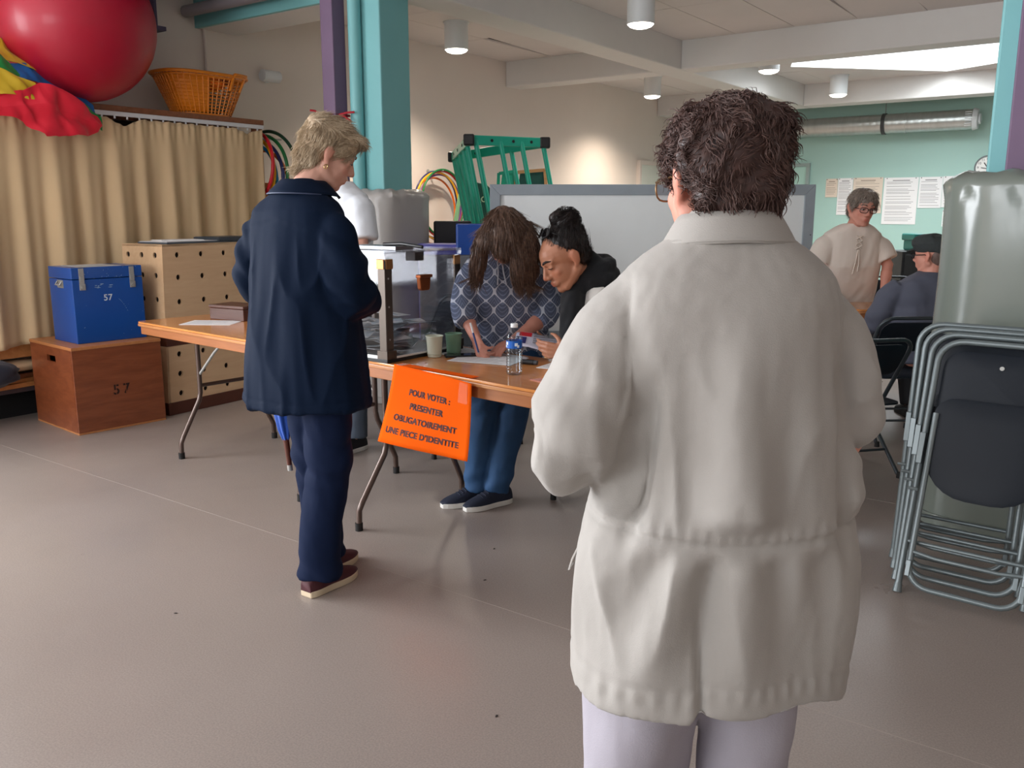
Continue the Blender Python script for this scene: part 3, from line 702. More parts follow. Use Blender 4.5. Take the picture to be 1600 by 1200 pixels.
text_obj('stencil_number', '7', .088, M_stencil, cr, on_face(D2 + .0006, .035, .225, math.pi / 2), .0003, bold=.0018)
b = MB()
for y in (-.045, .018): b.bb(D2 + .0004, D2 + .0013, y + .012, y + .0155, .215, .30)
b.build('stencil_bridge', M_crate, cr)

M_bluebox = mat('blue_gloss_paint', (12, 76, 158), .35, var=.06, vscale=6, coat=.25)
M_scr = mat('bare_chipped_paint', (150, 176, 200), .7); M_zinc = mat('zinc_hardware', (176, 176, 172), .4, .5, var=.15, vscale=30)
M_bwhite = mat('painted_white_number', (206, 216, 224), .6)
bx = thing('blue_chest', 'scuffed blue wooden chest numbered 57 on top of the brown crate', 'chest', (-5.535, 3.035, .55), rz=math.radians(-5))
w, d, h = .225, .17, .475
b = MB(); b.bb(-d, d, -w, w, 0, .40); b.build('body', M_bluebox, bx, bevel=.004)
b = MB(); b.bb(-d, d, -w, w, .404, h); b.build('lid', M_bluebox, bx, bevel=.004)
b = MB(); b.bb(-d + .03, d - .03, -w + .07, w - .12, h - .001, h + .002); b.build('top_inlay', mat('grey_top_sheet', (196, 200, 200), .5), bx)
for y in (-.165, .155):
    b = MB(); b.bb(d, d + .004, y - .016, y + .016, .345, .47); b.bb(d + .004, d + .012, y - .013, y + .013, .385, .42); b.bb(d + .003, d + .009, y - .018, y + .018, .335, .375); b.cyl((d + .006, y, .352), (d + .018, y, .352), .011, seg=12); b.bb(d - .05, d + .003, y - .016, y + .016, h, h + .003)
    b.build('latch', M_zinc, bx, bevel=.001)
b = MB(); b.bb(-.04, .045, -w - .004, -w, .345, .395); b.build('handle_plate', M_zinc, bx, bevel=.001)
b = MB(); b.tube([(-.03, -w - .006, .385), (-.03, -w - .02, .365), (.035, -w - .02, .365), (.035, -w - .006, .385)], .005, 8); b.build('handle', M_zinc, bx, smooth=60)
text_obj('painted_number', '57', .055, M_bwhite, bx, on_face(d + .0006, -.01, .262, math.pi / 2), .0003, bold=.0008)
b = MB(); rr = random.Random(4)
def chip(y, z, wy, hz, rot=0):
    n_ = 7; pts = []
    for k in range(n_):
        a = 2 * math.pi * k / n_; q = rr.uniform(.6, 1.1); yy, zz = wy * q * math.cos(a), hz * q * math.sin(a)
        pts.append((d + .0007, y + yy * math.cos(rot) - zz * math.sin(rot), z + yy * math.sin(rot) + zz * math.cos(rot)))
    b.add(pts, [tuple(range(n_))])
for k in range(9): chip(-.035 + rr.uniform(-.05, .06), .355 + rr.uniform(-.012, .014), rr.uniform(.006, .02), rr.uniform(.001, .0035), rr.uniform(-.3, .3))
for k in range(30): chip(rr.uniform(-w + .01, w - .01), rr.choice([rr.uniform(.02, .46), rr.uniform(.40, .47)]), rr.uniform(.001, .006), rr.uniform(.0006, .002), rr.uniform(0, 3))
for k in range(8): chip(.06 + k * .007, .265 - k * .006 - .0007 * k * k, .005, .0014, -.8)
b.build('paint_chips', M_scr, bx)['kind'] = 'stuff'

M_ply = wood('pale_birch_ply', (216, 178, 138), (226, 192, 152), .5, axis=(1.2, 8, 8)); M_brown = mat('dark_brown_stain', (92, 50, 36), .5, var=.1)
vb = thing('vaulting_box', 'pale plywood vaulting box full of round holes against the curtain', 'gym box', (-5.30, 3.335, 0), rz=math.radians(93))
WV, DV = 1.0, .44
def holed_panel(x0, x1, z0, z1, cols, rows, r, dead=()):
    """front sheet with real round holes; cells between hole centres"""
    b = MB(); xs = [x0] + [(cols[i] + cols[i + 1]) / 2 for i in range(len(cols) - 1)] + [x1]; zs = [z0] + [(rows[i] + rows[i + 1]) / 2 for i in range(len(rows) - 1)] + [z1]
    for i, cx in enumerate(cols):
        for j, cz in enumerate(rows):
            X0, X1, Z0, Z1 = xs[i], xs[i + 1], zs[j], zs[j + 1]
            outer, inner = [], []
            for k in range(16):
                a = 2 * math.pi * k / 16 + math.pi / 16; c, s_ = math.cos(a), math.sin(a)
                hx = (X1 - cx) if c > 0 else (cx - X0); hz = (Z1 - cz) if s_ > 0 else (cz - Z0)
                q = min(hx / abs(c) if abs(c) > 1e-6 else 9, hz / abs(s_) if abs(s_) > 1e-6 else 9)
                outer.append((cx + q * c, 0, cz + q * s_)); inner.append((cx + r * c, 0, cz + r * s_))
            # corners
            P = outer + inner + [(x, .016, z) for x, _, z in inner]
            F = [(k, (k + 1) % 16, 16 + (k + 1) % 16, 16 + k) for k in range(16)] + [(16 + k, 16 + (k + 1) % 16, 32 + (k + 1) % 16, 32 + k) for k in range(16)]
            b.add(P, F)
            side = lambda p: min((abs(p[0] - X0), 'x', X0), (abs(p[0] - X1), 'x', X1), (abs(p[2] - Z0), 'z', Z0), (abs(p[2] - Z1), 'z', Z1))[1:]
            for k in range(16):
                a_, c_ = side(outer[k]), side(outer[(k + 1) % 16])
                if a_ != c_ and a_[0] != c_[0]:
                    X = a_[1] if a_[0] == 'x' else c_[1]; Z = a_[1] if a_[0] == 'z' else c_[1]
                    b.add([outer[k], (X, 0, Z), outer[(k + 1) % 16]], [(0, 1, 2)])
    return b
cols = [.13, .345, .56, .77, .93]
def shear_side(b, top_in, z1):            # tapered ends: narrower at the top
    P = np.array(b.v); P[:, 0] = P[:, 0] + top_in * (P[:, 2] / z1) * (1 - 2 * P[:, 0] / WV); P[:, 1] += .02 * P[:, 2] / z1; b.v = [tuple(p) for p in P]; return b
shear_side(holed_panel(0, WV, .53, 1.15, cols, [.765, .93, 1.08], .0195), .055, 1.15).build('upper_panel', M_ply, vb)
shear_side(holed_panel(0, WV, .085, .47, [.105, .31, .505, .70, .90], [.14, .275, .41], .0195), .055, 1.15).build('lower_panel', M_ply, vb)
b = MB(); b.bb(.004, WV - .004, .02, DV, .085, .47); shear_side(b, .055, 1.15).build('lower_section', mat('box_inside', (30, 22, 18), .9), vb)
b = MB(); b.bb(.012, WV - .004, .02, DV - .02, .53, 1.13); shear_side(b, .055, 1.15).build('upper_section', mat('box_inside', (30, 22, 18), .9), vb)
b = MB(); b.bb(0, WV, .0, DV, 1.135, 1.152); shear_side(b, .055, 1.15).build('top_board', M_ply, vb, bevel=.003)
b = MB(); b.bb(-.006, WV + .006, -.008, DV, 0, .085); b.build('base', M_brown, vb, bevel=.003)
b = MB(); b.bb(.0, WV, -.004, DV, .47, .53); shear_side(b, .055, 1.15).build('joint_rail', M_brown, vb, bevel=.003)
sp_ = MB()
q = holed_panel(0, DV, .53, 1.15, [.065, .215, .36], [.785, .945, 1.08], .0195); q.v = [(0, DV - x, z) if True else 0 for x, y, z in q.v] if False else [(y * 1.0, DV - x, z) for x, y, z in q.v]
shear_side(q, .055, 1.15).build('side_panel', M_ply, vb)
b = MB(); b.bb(-.001, .016, .0, DV, .085, .47); shear_side(b, .055, 1.15).build('side_panel', M_ply, vb)
# papers and folders lying on it
M_fold = mat('grey_folder', (84, 92, 100), .5); M_pap = M_paper
for i, (x, y, z, w_, d_, h_, m, a, lab) in enumerate([
    (-5.50, 3.72, 1.154, .30, .62, .012, M_fold, .1, 'grey folder lying open on the pale holed vaulting box'),
    (-5.52, 3.64, 1.169, .22, .30, .004, M_paper, -.25, 'white sheets lying on the grey folder on the vaulting box'),
    (-5.50, 4.02, 1.167, .28, .34, .02, mat('dark_binder', (62, 70, 78), .4), .05, 'dark binder on the vaulting box next to the navy coat')]):
    t = thing('paper_sheets' if i == 1 else 'folder', lab, 'papers' if i == 1 else 'folder', (x, y, z), rz=a)
    b = MB(); b.bb(-w_ / 2, w_ / 2, -d_ / 2, d_ / 2, 0, h_); b.build('cover', m, t, bevel=.001)
    b = MB(); b.bb(-w_ / 2 + .008, w_ / 2 - .01, -d_ / 2 + .008, d_ / 2 - .004, h_, h_ + .003); b.build('top_sheet', M_paper if i < 2 else m, t)

# things on the low shelf at far left
wd_ = thing('wood_planks', 'bare wood board lying on the low shelf below the curtain', 'board', (-6.05, 2.55, .226), rz=.1)
b = MB(); b.bb(-.12, .12, -.5, .35, 0, .03); b.build('plank', M_wood_or, wd_, bevel=.003)
b = MB(); b.bb(-.10, .10, -.48, .30, .03, .055); b.build('plank', M_wood_or, wd_, bevel=.003)
b = MB(); b.bb(-.12, .09, -.45, .33, .055, .085); b.build('plank', M_wood_red, wd_, bevel=.003)
o = lump('navy_garment', (-5.93, 2.36, .335), (.12, .33, .10), mat('navy_garment', (44, 50, 66), .85, sheen=.2), 'crumpled dark navy garment on the low shelf at the far left', 'clothing', 11, .22)
o = lump('beige_cushion', (-6.05, 2.62, .36), (.13, .36, .04), mat('beige_canvas', (196, 168, 134), .85), 'flat beige cushion on the planks of the low shelf', 'cushion', 12, .1)

# ------------------------------------------------------------------ hoops
HC = {'red': (196, 30, 42), 'yellow': (232, 170, 20), 'blue': (20, 120, 176), 'navy': (34, 40, 96), 'green': (26, 110, 56), 'orange': (228, 110, 24), 'purple': (120, 70, 140), 'black_green': (24, 60, 40)}
HC = {k: mat('hoop_' + k, v, .35) for k, v in HC.items()}
_hoop = {}
def hoop(loc, R_, col, label, group, rad=.37, rt=.0095):
    key = (col, rad)
    t = bpy.data.objects.new('hula_hoop', None); COL.objects.link(t)
    if key not in _hoop:
        b = MB(); b.tube([(rad * math.cos(a), 0, rad * math.sin(a)) for a in np.linspace(0, 2 * math.pi, 56, endpoint=False)], rt, 8, closed=True)
        _hoop[key] = b.build('ring', HC[col], t, smooth=60)
        b = MB(); b.tube([(rad * math.cos(a), 0, rad * math.sin(a)) for a in np.linspace(-.06, .06, 4)], rt * 1.12, 8); _hoop[key, 1] = b.build('joint_sleeve', HC[col], t, smooth=60)
    else:
        for k in (key, (key, 1)): c = _hoop[k].copy(); COL.objects.link(c); c.parent = t
    t.location = loc; t.rotation_euler = R_
    return tag(t, label, 'hoop', group)
hs = [('red', 0, 'red hula hoop, outermost of the bundle on the shelf end behind the blonde woman'), ('yellow', 1, 'thick yellow hula hoop in front of the bundle at the shelf end'), ('blue', 2, 'sky blue hula hoop at the inner side of the shelf bundle'),
      ('navy', 3, 'navy hula hoop between the yellow ones on the shelf end'), ('green', 4, 'green hula hoop at the back of the shelf end bundle'), ('orange', 5, 'orange hula hoop low in the shelf end bundle'), ('black_green', 6, 'dark green hula hoop topmost behind the red one on the shelf end')]
for c, k, lab in hs:
    hoop((-6.22 + .012 * [5, 2, 0, 3, 4, 1, 6][k], 4.83 + .028 * k, 1.66 + [.07, .02, -.03, 0, .05, -.07, .085][k]), (.03 * (k - 3), 0, .04 * (k - 3)), c, lab, 'hoops hanging on the shelf end', rad=.285, rt=.0145)
b = MB(); b.cyl((-6.1, 4.79, 1.955), (-6.1, 5.08, 1.965), .009, seg=8); b.build('hoop_peg', M_zinc, sh, smooth=60).location = (6.23, -3.1, 0)
hs2 = [('green', 'green hula hoop, frontmost of the bundle hanging on the beige wall'), ('red', 'red hula hoop second in the wall bundle behind the vinyl pad'), ('yellow', 'yellow hula hoop in the wall bundle, sticking out at its left'), ('purple', 'purple hula hoop low in the bundle on the beige wall'), ('navy', 'navy hula hoop at the inside of the wall bundle'), ('orange', 'orange hula hoop hanging lowest in the wall bundle')]
for k, (c, lab) in enumerate(hs2):
    hoop((-6.29 - .022 * k, 7.42 + [.0, .01, -.045, .02, -.02, -.03][k], 1.455 + [0, -.015, -.03, -.05, -.02, -.085][k]), (0, 0, math.pi / 2), c, lab, 'hoops hanging on the beige wall', rad=.355, rt=.011)
t = thing('wall_hook', 'metal wall hook carrying the hoops on the beige wall', 'hook', (-6.5, 7.41, 1.795))
b = MB(); b.cyl((0, 0, 0), (.22, 0, .006), .009, seg=8); b.build('rod', M_zinc, t, smooth=60); b = MB(); b.cyl((0, 0, 0), (.006, 0, 0), .025, seg=14); b.build('rosette', M_zinc, t, smooth=40)

# ------------------------------------------------------------------ folding tables
M_ttop = wood('varnished_orange_plywood', (206, 132, 70), (224, 152, 88), .2, axis=(1.5, 10, 10), coat=.4)
M_tedge = wood('table_edge_wood', (176, 112, 66), (200, 140, 88), .35)
M_apron = wood('table_apron', (158, 96, 54), (178, 112, 66), .4)
M_tleg = mat('brown_enamel_tube', (84, 66, 58), .3, .4, coat=.3); M_rub = mat('black_rubber', (22, 20, 20), .7)
def folding_table(label, loc, rz, L, frames, ys, depth=.64, h=.73, top_m=None):
    t = thing('folding_table', label, 'table', loc, rz)
    def rr_(x0, x1, y0, y1, r):
        pts = []
        for cx, cy, a0 in ((x1 - r, y1 - r, 0), (x0 + r, y1 - r, 90), (x0 + r, y0 + r, 180), (x1 - r, y0 + r, 270)):
            for k in range(5): a = math.radians(a0 + 22.5 * k); pts.append((cx + r * math.cos(a), cy + r * math.sin(a)))
        return pts
    b = MB(); b.prism(rr_(0, L, 0, depth, .035), h - .012, h); b.build('table_top', top_m or M_ttop, t, bevel=.003)
    b = MB(); b.prism(rr_(-.002, L + .002, -.002, depth + .002, .036), h - .028, h - .0125); b.build('edge_band', M_tedge, t, bevel=.003)
    b = MB(); b.bb(.03, L - .03, .012, .034, h - .075, h - .028); b.bb(.03, L - .03, depth - .034, depth - .012, h - .075, h - .028); b.bb(.03, .052, .034, depth - .034, h - .075, h - .028); b.bb(L - .052, L - .03, .034, depth - .034, h - .075, h - .028)
    b.build('apron', M_apron, t, bevel=.003)
    for fx, sgn in frames:
        for s_, y0, sp in ((-1, *ys[0]), (1, *ys[1])):
            b = MB(); pts = [(fx, y0, h - .03), (fx, y0, .36), (fx, y0 + s_ * .012, .315), (fx, y0 + s_ * sp * .86, .125), (fx, y0 + s_ * sp * .98, .09), (fx, y0 + s_ * sp, .012)]
            b.tube(pts, .0135, 10); lg = b.build('leg', M_tleg, t, smooth=60)
            b = MB(); b.cyl((fx, y0 + s_ * sp, 0), (fx, y0 + s_ * sp, .035), .017, seg=12); b.build('foot_cap', M_rub, lg, smooth=40)
        b = MB(); b.cyl((fx, ys[0][0], .40), (fx, ys[1][0], .40), .011, seg=10); b.build('crossbar', M_tleg, t, smooth=60)
        b = MB(); b.cyl((fx, ys[0][0], .655), (fx, ys[1][0], .655), .012, seg=10); b.build('crossbar', M_tleg, t, smooth=60)
        b = MB(); b.tube([(fx, ys[0][0], .46), (fx + sgn * .14, ys[0][0] + .02, .60), (fx + sgn * .26, ys[0][0] + .04, h - .03)], .008, 8); b.build('brace', M_zinc, t, smooth=60)
        b = MB(); b.tube([(fx, ys[1][0], .46), (fx + sgn * .14, ys[1][0] - .02, .60), (fx + sgn * .26, ys[1][0] - .04, h - .03)], .008, 8); b.build('brace', M_zinc, t, smooth=60)
    return t
A1 = math.radians(-5.1); A2 = math.radians(-6.4)
lt = folding_table('wooden folding table at left carrying a dark box and a white sheet', (-4.83, 2.868, 0), A1, 1.74, [(.54, 1), (1.66, -1)], ((.08, .14), (.42, .13)), .56)
rt = folding_table('wooden folding table carrying the ballot box and the orange notice', (-3.08, 2.722, 0), A2, 1.84, [(.43, 1), (1.70, -1)], ((.035, .165), (.38, .12)), .57)
ZT = .7305
# left table: dark box, sheet
M_walnut = wood('dark_walnut', (74, 40, 30), (92, 54, 40), .4)
t = thing('wooden_box', 'dark brown wooden box on the left folding table', 'box', (-4.44, 3.30, ZT), rz=.12)
b = MB(); b.bb(-.14, .14, -.09, .09, 0, .068); b.build('body', M_walnut, t, bevel=.003)
b = MB(); b.bb(-.144, .144, -.094, .094, .070, .088); b.build('lid', M_walnut, t, bevel=.004)
def sheet(name, label, c, w, d, rz, m=None, cat='paper', th=.0012, lines=8, group=None, ink=None):
    t = thing(name, label, cat, c, rz, group)
    b = MB(); b.bb(-w / 2, w / 2, -d / 2, d / 2, 0, th); b.build('page', m or M_paper, t)
    if lines:
        b = MB(); rr = random.Random(int(abs(c[0]) * 1e4))
        for k in range(lines): y = d / 2 - d * (k + 1) / (lines + 1); b.bb(-w * .42, w * rr.uniform(0, .42), y - .0015, y + .0015, th, th + .0002)
        b.build('print_lines', ink or M_grey_ink, t)
    return t
sheet('paper_sheet', 'single white sheet on the left folding table beside the dark box', (-4.40, 3.085, ZT), .30, .21, .55)
sheet('paper_sheet', 'loose white sheet at the left table end, half under the dark box', (-4.22, 3.30, ZT), .21, .15, .2, lines=4) if False else None

# orange notice hanging over the table edge
M_osheet = mat('orange_card', (240, 92, 2), .85, spec=.1); M_otext = mat('dark_print_on_orange', (74, 22, 12), .7)
sg = thing('orange_notice', 'orange paper notice taped to the front edge of the voting table', 'sign', (-3.08, 2.722, 0), A2)
def sgp(u, w):          # u across 0..1, w down 0..1, in the table's frame
    x = (.548 + .482 * u) * (1 - w) + (.465 + .547 * u) * w; z = (.736 - .018 * u) * (1 - w) + (.392 + .014 * u) * w
    y = -.006 - .035 * w ** 1.5 - .018 * (u ** 6) * (1 - w) + .004 * math.sin(u * 5 + w * 3)
    return (x, y, z)
b = MB(); b.grid([[sgp(i / 24, j / 16) for i in range(25)] for j in range(17)]); b.build('sheet', M_osheet, sg, smooth=180, solid=.0008)
b = MB(); b.grid([[(.548 + .46 * i / 8, -.006 + .045 * j / 3, .7345 if j else .7355) for i in range(9)] for j in range(4)]); b.build('folded_edge', M_osheet, sg, solid=.0008)
M_tape = mat('clear_tape', (235, 230, 215), .15, alpha=.35)
b = MB(); b.bb(.565, .60, -.010, .03, .7365, .7372); b.build('tape', M_tape, sg)
b = MB(); b.grid([[tuple(np.array(sgp(u, w)) - V(0, .0012, 0)) for u in (.84, .90, .95)] for w in (.02, .1, .2, .28)]); b.build('tape', mat('orange_tape', (232, 92, 14), .25), sg)
for k, (s_, u0, u1, w_) in enumerate((('POUR VOTER :', .244, .752, .30), ('PRESENTER', .285, .69, .47), ('OBLIGATOIREMENT', .12, .86, .645), ('UNE PIECE D\u2019IDENTITE', .06, .895, .82))):
    o = text_obj('printed_line', s_, 1.0, M_otext, sg, Matrix.Identity(4), .0, align='LEFT', bold=1e-6)
    me = o.data; bm = bmesh.new()                              # heavy strokes: the letters printed over themselves with a slight shift
    for ox, oy in ((-.052, -.03), (.052, -.03), (-.052, .03), (.052, .03), (-.018, -.03), (.018, .03), (-.018, .03), (.018, -.03), (0, 0)): me.transform(Matrix.Translation((ox, oy, 0))); bm.from_mesh(me); me.transform(Matrix.Translation((-ox, -oy, 0)))
    bm.to_mesh(me); bm.free(); n_ = len(me.vertices); P = np.empty(n_ * 3); me.vertices.foreach_get('co', P); P = P.reshape(-1, 3)
    x0, x1 = P[:, 0].min(), P[:, 0].max()
    U = u0 + (P[:, 0] - x0) / (x1 - x0) * (u1 - u0); Wd = w_ - (P[:, 1] - .36) * .108
    Q = np.array([sgp(a, c) for a, c in zip(U, Wd)]); Q[:, 1] -= .0012; me.vertices.foreach_set('co', Q.ravel())

# ------------------------------------------------------------------ ballot box
M_acryl = bpy.data.materials.new('clear_acrylic'); M_acryl.use_nodes = True
def _acr(m, tint, refl):
    nt = m.node_tree; N = nt.nodes; L = nt.links; N.clear(); out = N.new('ShaderNodeOutputMaterial'); tr = N.new('ShaderNodeBsdfTransparent'); gl = N.new('ShaderNodeBsdfGlossy'); mx = N.new('ShaderNodeMixShader'); pass
    tr.inputs[0].default_value = (*tint, 1); gl.inputs['Roughness'].default_value = .04
    lw = N.new('ShaderNodeLayerWeight'); lw.inputs[0].default_value = .5; pw = N.new('ShaderNodeMath'); pw.operation = 'POWER'; pw.inputs[1].default_value = 4; ma = N.new('ShaderNodeMath'); ma.operation = 'MULTIPLY_ADD'; ma.inputs[1].default_value = .55; ma.inputs[2].default_value = .04 * refl / 1.45
    L.new(lw.outputs['Facing'], pw.inputs[0]); L.new(pw.outputs[0], ma.inputs[0]); L.new(ma.outputs[0], mx.inputs[0]); L.new(tr.outputs[0], mx.inputs[1]); L.new(gl.outputs[0], mx.inputs[2]); L.new(mx.outputs[0], out.inputs[0])
_acr(M_acryl, (.86, .86, .87), 1.45)
M_bronze = mat('bronze_anodised', (88, 79, 72), .4, .7); M_brass = mat('brass_lock', (168, 122, 78), .4, .8); M_copper = mat('copper_lock', (150, 84, 48), .35, .8)
bb_ = thing('ballot_box', 'transparent ballot box with bronze corner posts on the voting table', 'ballot box', (-2.86, 2.925, ZT), 0)
bw, bd, bh = .26, .245, .475
b = MB(); b.bb(-bw - .012, bw + .012, -bd - .012, bd + .012, 0, .016); b.build('base_plate', mat('black_base', (30, 32, 34), .35), bb_, bevel=.002)
b = MB(); b.bb(-bw, bw, -bd - .0125, -bd - .006, .016, .03); b.bb(bw + .006, bw + .0125, -bd, bd, .016, .024); b.build('white_edge', mat('white_strip', (230, 230, 228), .4), bb_)
for nm, (x0, x1, y0, y1) in dict(a=(-bw, bw, -bd, -bd + .005), b=(-bw, bw, bd - .005, bd), c=(-bw, -bw + .005, -bd + .005, bd - .005), d=(bw - .005, bw, -bd + .005, bd - .005)).items():
    b = MB(); b.bb(x0, x1, y0, y1, .016, bh - .03); b.build('side_pane', M_acryl, bb_)
for sx in (-1, 1):
    for sy in (-1, 1):
        b = MB(); x, y = sx * bw, sy * bd
        b.box((x + sx * .003, y - sy * .016, .23), (.006, .040, .41)); b.box((x - sx * .016, y + sy * .003, .23), (.040, .006, .41))
        po = b.build('corner_post', M_bronze, bb_, bevel=.001)
        b = MB(); b.prism([(x + sx * .014, y + sy * .014), (x - sx * .045, y + sy * .014), (x - sx * .045, y + sy * .006), (x + sx * .006, y + sy * .006), (x + sx * .006, y - sy * .045), (x + sx * .014, y - sy * .045)][::(1 if sx * sy > 0 else -1)], .016, .052); b.build('foot_bracket', M_bronze, po, bevel=.001)
        b = MB(); b.box((x + sx * .005, y - sy * .02, bh - .055), (.008, .042, .042)); b.box((x - sx * .02, y + sy * .005, bh - .055), (.042, .008, .042)); b.build('top_bracket', M_brass, po, bevel=.002)
        b = MB()
        for zz in (.1, .24, .36): b.cyl((x + sx * .004, y - sy * .012, zz), (x + sx * .0085, y - sy * .012, zz), .004, seg=8)
        b.build('screw', M_zinc, po)['kind'] = 'stuff'
b = MB(); b.bb(-bw - .006, bw + .006, -bd - .006, bd + .006, bh - .012, bh - .006); b.build('lid', M_acryl, bb_)
b = MB(); x0, y0 = bw + .006, bd + .006
b.bb(-x0, x0, -y0 - .004, -y0, bh - .03, bh); b.bb(-x0, x0, y0, y0 + .004, bh - .03, bh); b.bb(x0, x0 + .004, -y0, y0, bh - .03, bh); b.bb(-x0 - .004, -x0, -y0, y0, bh - .03, bh); b.build('lid_rim', M_acryl, bb_)
b = MB(); b.bb(-.15, .15, -.06, .06, bh - .006, bh + .012); b.build('slot_plate', mat('steel_plate', (120, 122, 126), .3, .8), bb_, bevel=.002)
b = MB(); b.tube([(.05, -.03, bh + .018), (.19, -.06, bh + .024), (.30, -.05, bh + .012)], .008, 8); b.build('lever', M_black, bb_, smooth=60)
b = MB(); b.bb(.06, .12, .1, .16, bh - .06, bh - .014); b.build('counter', mat('dark_counter', (62, 58, 58), .5), bb_, bevel=.002)
b = MB(); b.prism([(-.036, .0), (.036, .0), (.030, -.048), (.022, -.056), (-.022, -.056), (-.030, -.048)], 0, .022); b.xf(np.array([[0, 0, 1], [1, 0, 0], [0, 1, 0.]]), (bw + .001, -.015, .352)); b.build('lock', M_copper, bb_, bevel=.003)
b = MB(); b.bb(bw, bw + .03, -.055, .025, .352, .366); b.build('lock_cap', M_copper, bb_, bevel=.003)
# ballots inside: every envelope a thing
rr = random.Random(12); env0 = None
EN = [mat('envelope_white', (206, 210, 212), .8), mat('envelope_blue', (172, 188, 198), .8), mat('envelope_grey', (120, 128, 134), .8)]
for k in range(34):
    x = -2.86 + rr.uniform(-.15, .17); y = 2.925 + rr.uniform(-.15, .15); lay = k // 4
    t = bpy.data.objects.new('ballot_envelope', None); COL.objects.link(t)
    t.location = (x, y, ZT + .020 + lay * .017 + .004 * (k % 4)); t.rotation_euler = (rr.uniform(-.12, .12), rr.uniform(-.16, .16), rr.uniform(0, 6.28))
    tag(t, 'small paper envelope in the heap inside the transparent ballot box', 'envelope', 'envelopes inside the ballot box')
    if k < 3:
        b = MB(); b.bb(-.07, .07, -.045, .045, 0, .0018); e = b.build('body', EN[k], t)
        b = MB(); b.add([(-.068, .043, .0019), (.068, .043, .0019), (0, -.012, .0024)], [(0, 1, 2)]); f_ = b.build('flap', EN[(k + 2) % 3 if k else 1], t); env0 = (env0 or []) + [(e, f_)]
    else:
        for s_ in env0[rr.choice([0, 0, 0, 1, 2])]: c = s_.copy(); COL.objects.link(c); c.parent = t

# ------------------------------------------------------------------ on the voting table
def cup(label, c, m):
    t = thing('drinking_cup', label, 'cup', c); 
    b = MB(); b.lathe([(.029, 0), (.031, .002), (.037, .088), (.0405, .094), (.0395, .096), (.0355, .09), (.029, .006), (.001, .005)], seg=28); b.build('cup_wall', m, t, smooth=40)
    b = MB(); b.lathe([(.0325, .012), (.0335, .013), (.0338, .016), (.033, .017)], seg=28, cap0=False, cap1=False); b.build('foot_ring', m, t, smooth=40)
cup('cream plastic cup beside the ballot box', (-2.545, 2.925, ZT), mat('cream_cup', (214, 220, 200), .5))
cup('sage green plastic cup behind the cream cup', (-2.525, 3.035, ZT), mat('sage_cup', (120, 158, 132), .5))
t = thing('mobile_phone', 'black mobile phone lying next to the green cup', 'phone', (-2.455, 3.005, ZT), rz=-.75)
b = MB(); b.bb(-.037, .037, -.075, .075, 0, .009); b.build('case', M_black, t, bevel=.004)
b = MB(); b.bb(-.033, .033, -.070, .070, .009, .0096); b.build('screen', mat('phone_glass', (30, 24, 24), .06), t)
b = MB(); b.cyl((-.025, .06, .0096), (-.025, .06, .0102), .004, seg=10); b.build('button', M_zinc, t)
# bottle
M_pet = bpy.data.materials.new('clear_bottle_plastic'); M_pet.use_nodes = True; _acr(M_pet, (.90, .93, .95), 1.6)
bt = thing('water_bottle', 'small clear water bottle with blue label on the voting table', 'bottle', (-2.005, 2.785, ZT))
prof = [(.024, .0), (.030, .003), (.032, .010)]
for k in range(7): z = .016 + k * .0115; prof += [(.0325, z), (.0295, z + .004), (.0325, z + .008)]
prof += [(.0325, .10), (.0318, .104), (.0318, .141), (.0325, .145), (.0325, .152), (.027, .168), (.017, .182), (.0125, .187), (.0125, .198)]
b = MB(); b.lathe(prof, seg=28); b.build('bottle_body', M_pet, bt, smooth=60)
b = MB(); b.lathe([(.0138, .189), (.0145, .19), (.0145, .203), (.013, .205)], seg=20); b.build('cap', mat('white_cap', (236, 238, 240), .4), bt, smooth=40)
M_lblue = mat('label_blue', (20, 96, 190), .4); M_lwhite = mat('label_white', (220, 232, 240), .4)
b = MB(); b.lathe([(.0323, .108), (.0323, .138)], seg=28, cap0=False, cap1=False); b.build('label', M_lblue, bt, smooth=60)
b = MB()
for (a0, a1, z0, z1) in ((-2.2, -1.8, .122, .134), (-2.35, -2.0, .112, .120), (-.9, -.5, .118, .13), (-.6, -.3, .112, .122)):
    b.grid([[(.0326 * math.cos(a), .0326 * math.sin(a), z) for a in np.linspace(a0, a1, 5)] for z in (z0, z1)])
b.build('label_print', M_lwhite, bt)
b = MB()
for k in range(9):
    a = 2 * math.pi * k / 9; b.tube([(.0316 * math.cos(a), .0316 * math.sin(a), .02), (.0316 * math.cos(a), .0316 * math.sin(a), .09)], .0012, 5)
b.build('molded_ribs', M_pet, bt)['kind'] = 'stuff'
b = MB(); b.lathe([(.001, .002), (.027, .003), (.030, .010), (.030, .150), (.001, .150)], seg=24); M_wat = bpy.data.materials.new('water'); M_wat.use_nodes = True; _acr(M_wat, (.93, .96, .97), 1.33); b.build('water', M_wat, bt, smooth=40)
t = thing('ink_stamp', 'black stamp pen lying behind the water bottle', 'stamp', (-2.085, 3.005, ZT + .011), rz=.15)
b = MB(); b.cyl((-.035, 0, 0), (.022, 0, 0), .011, seg=14); b.build('barrel', M_black, t, smooth=40)
b = MB(); b.cyl((.022, 0, 0), (.038, 0, 0), .0095, seg=14); b.build('cap', mat('dark_grey_plastic', (60, 62, 66), .4), t, smooth=40)
sheet('paper_sheet', 'white register sheet under the writing hands of the woman in the leaf print', (-2.42, 3.08, ZT), .42, .21, -.12, lines=10)
sheet('paper_sheet', 'second register sheet lying between the phone and the water bottle', (-2.30, 3.00, ZT + .0015), .30, .21, .22, lines=10)
sheet('paper_sheet', 'white sheet just in front of the woman with the black scarf', (-1.93, 3.12, ZT), .21, .297, .1, lines=9)
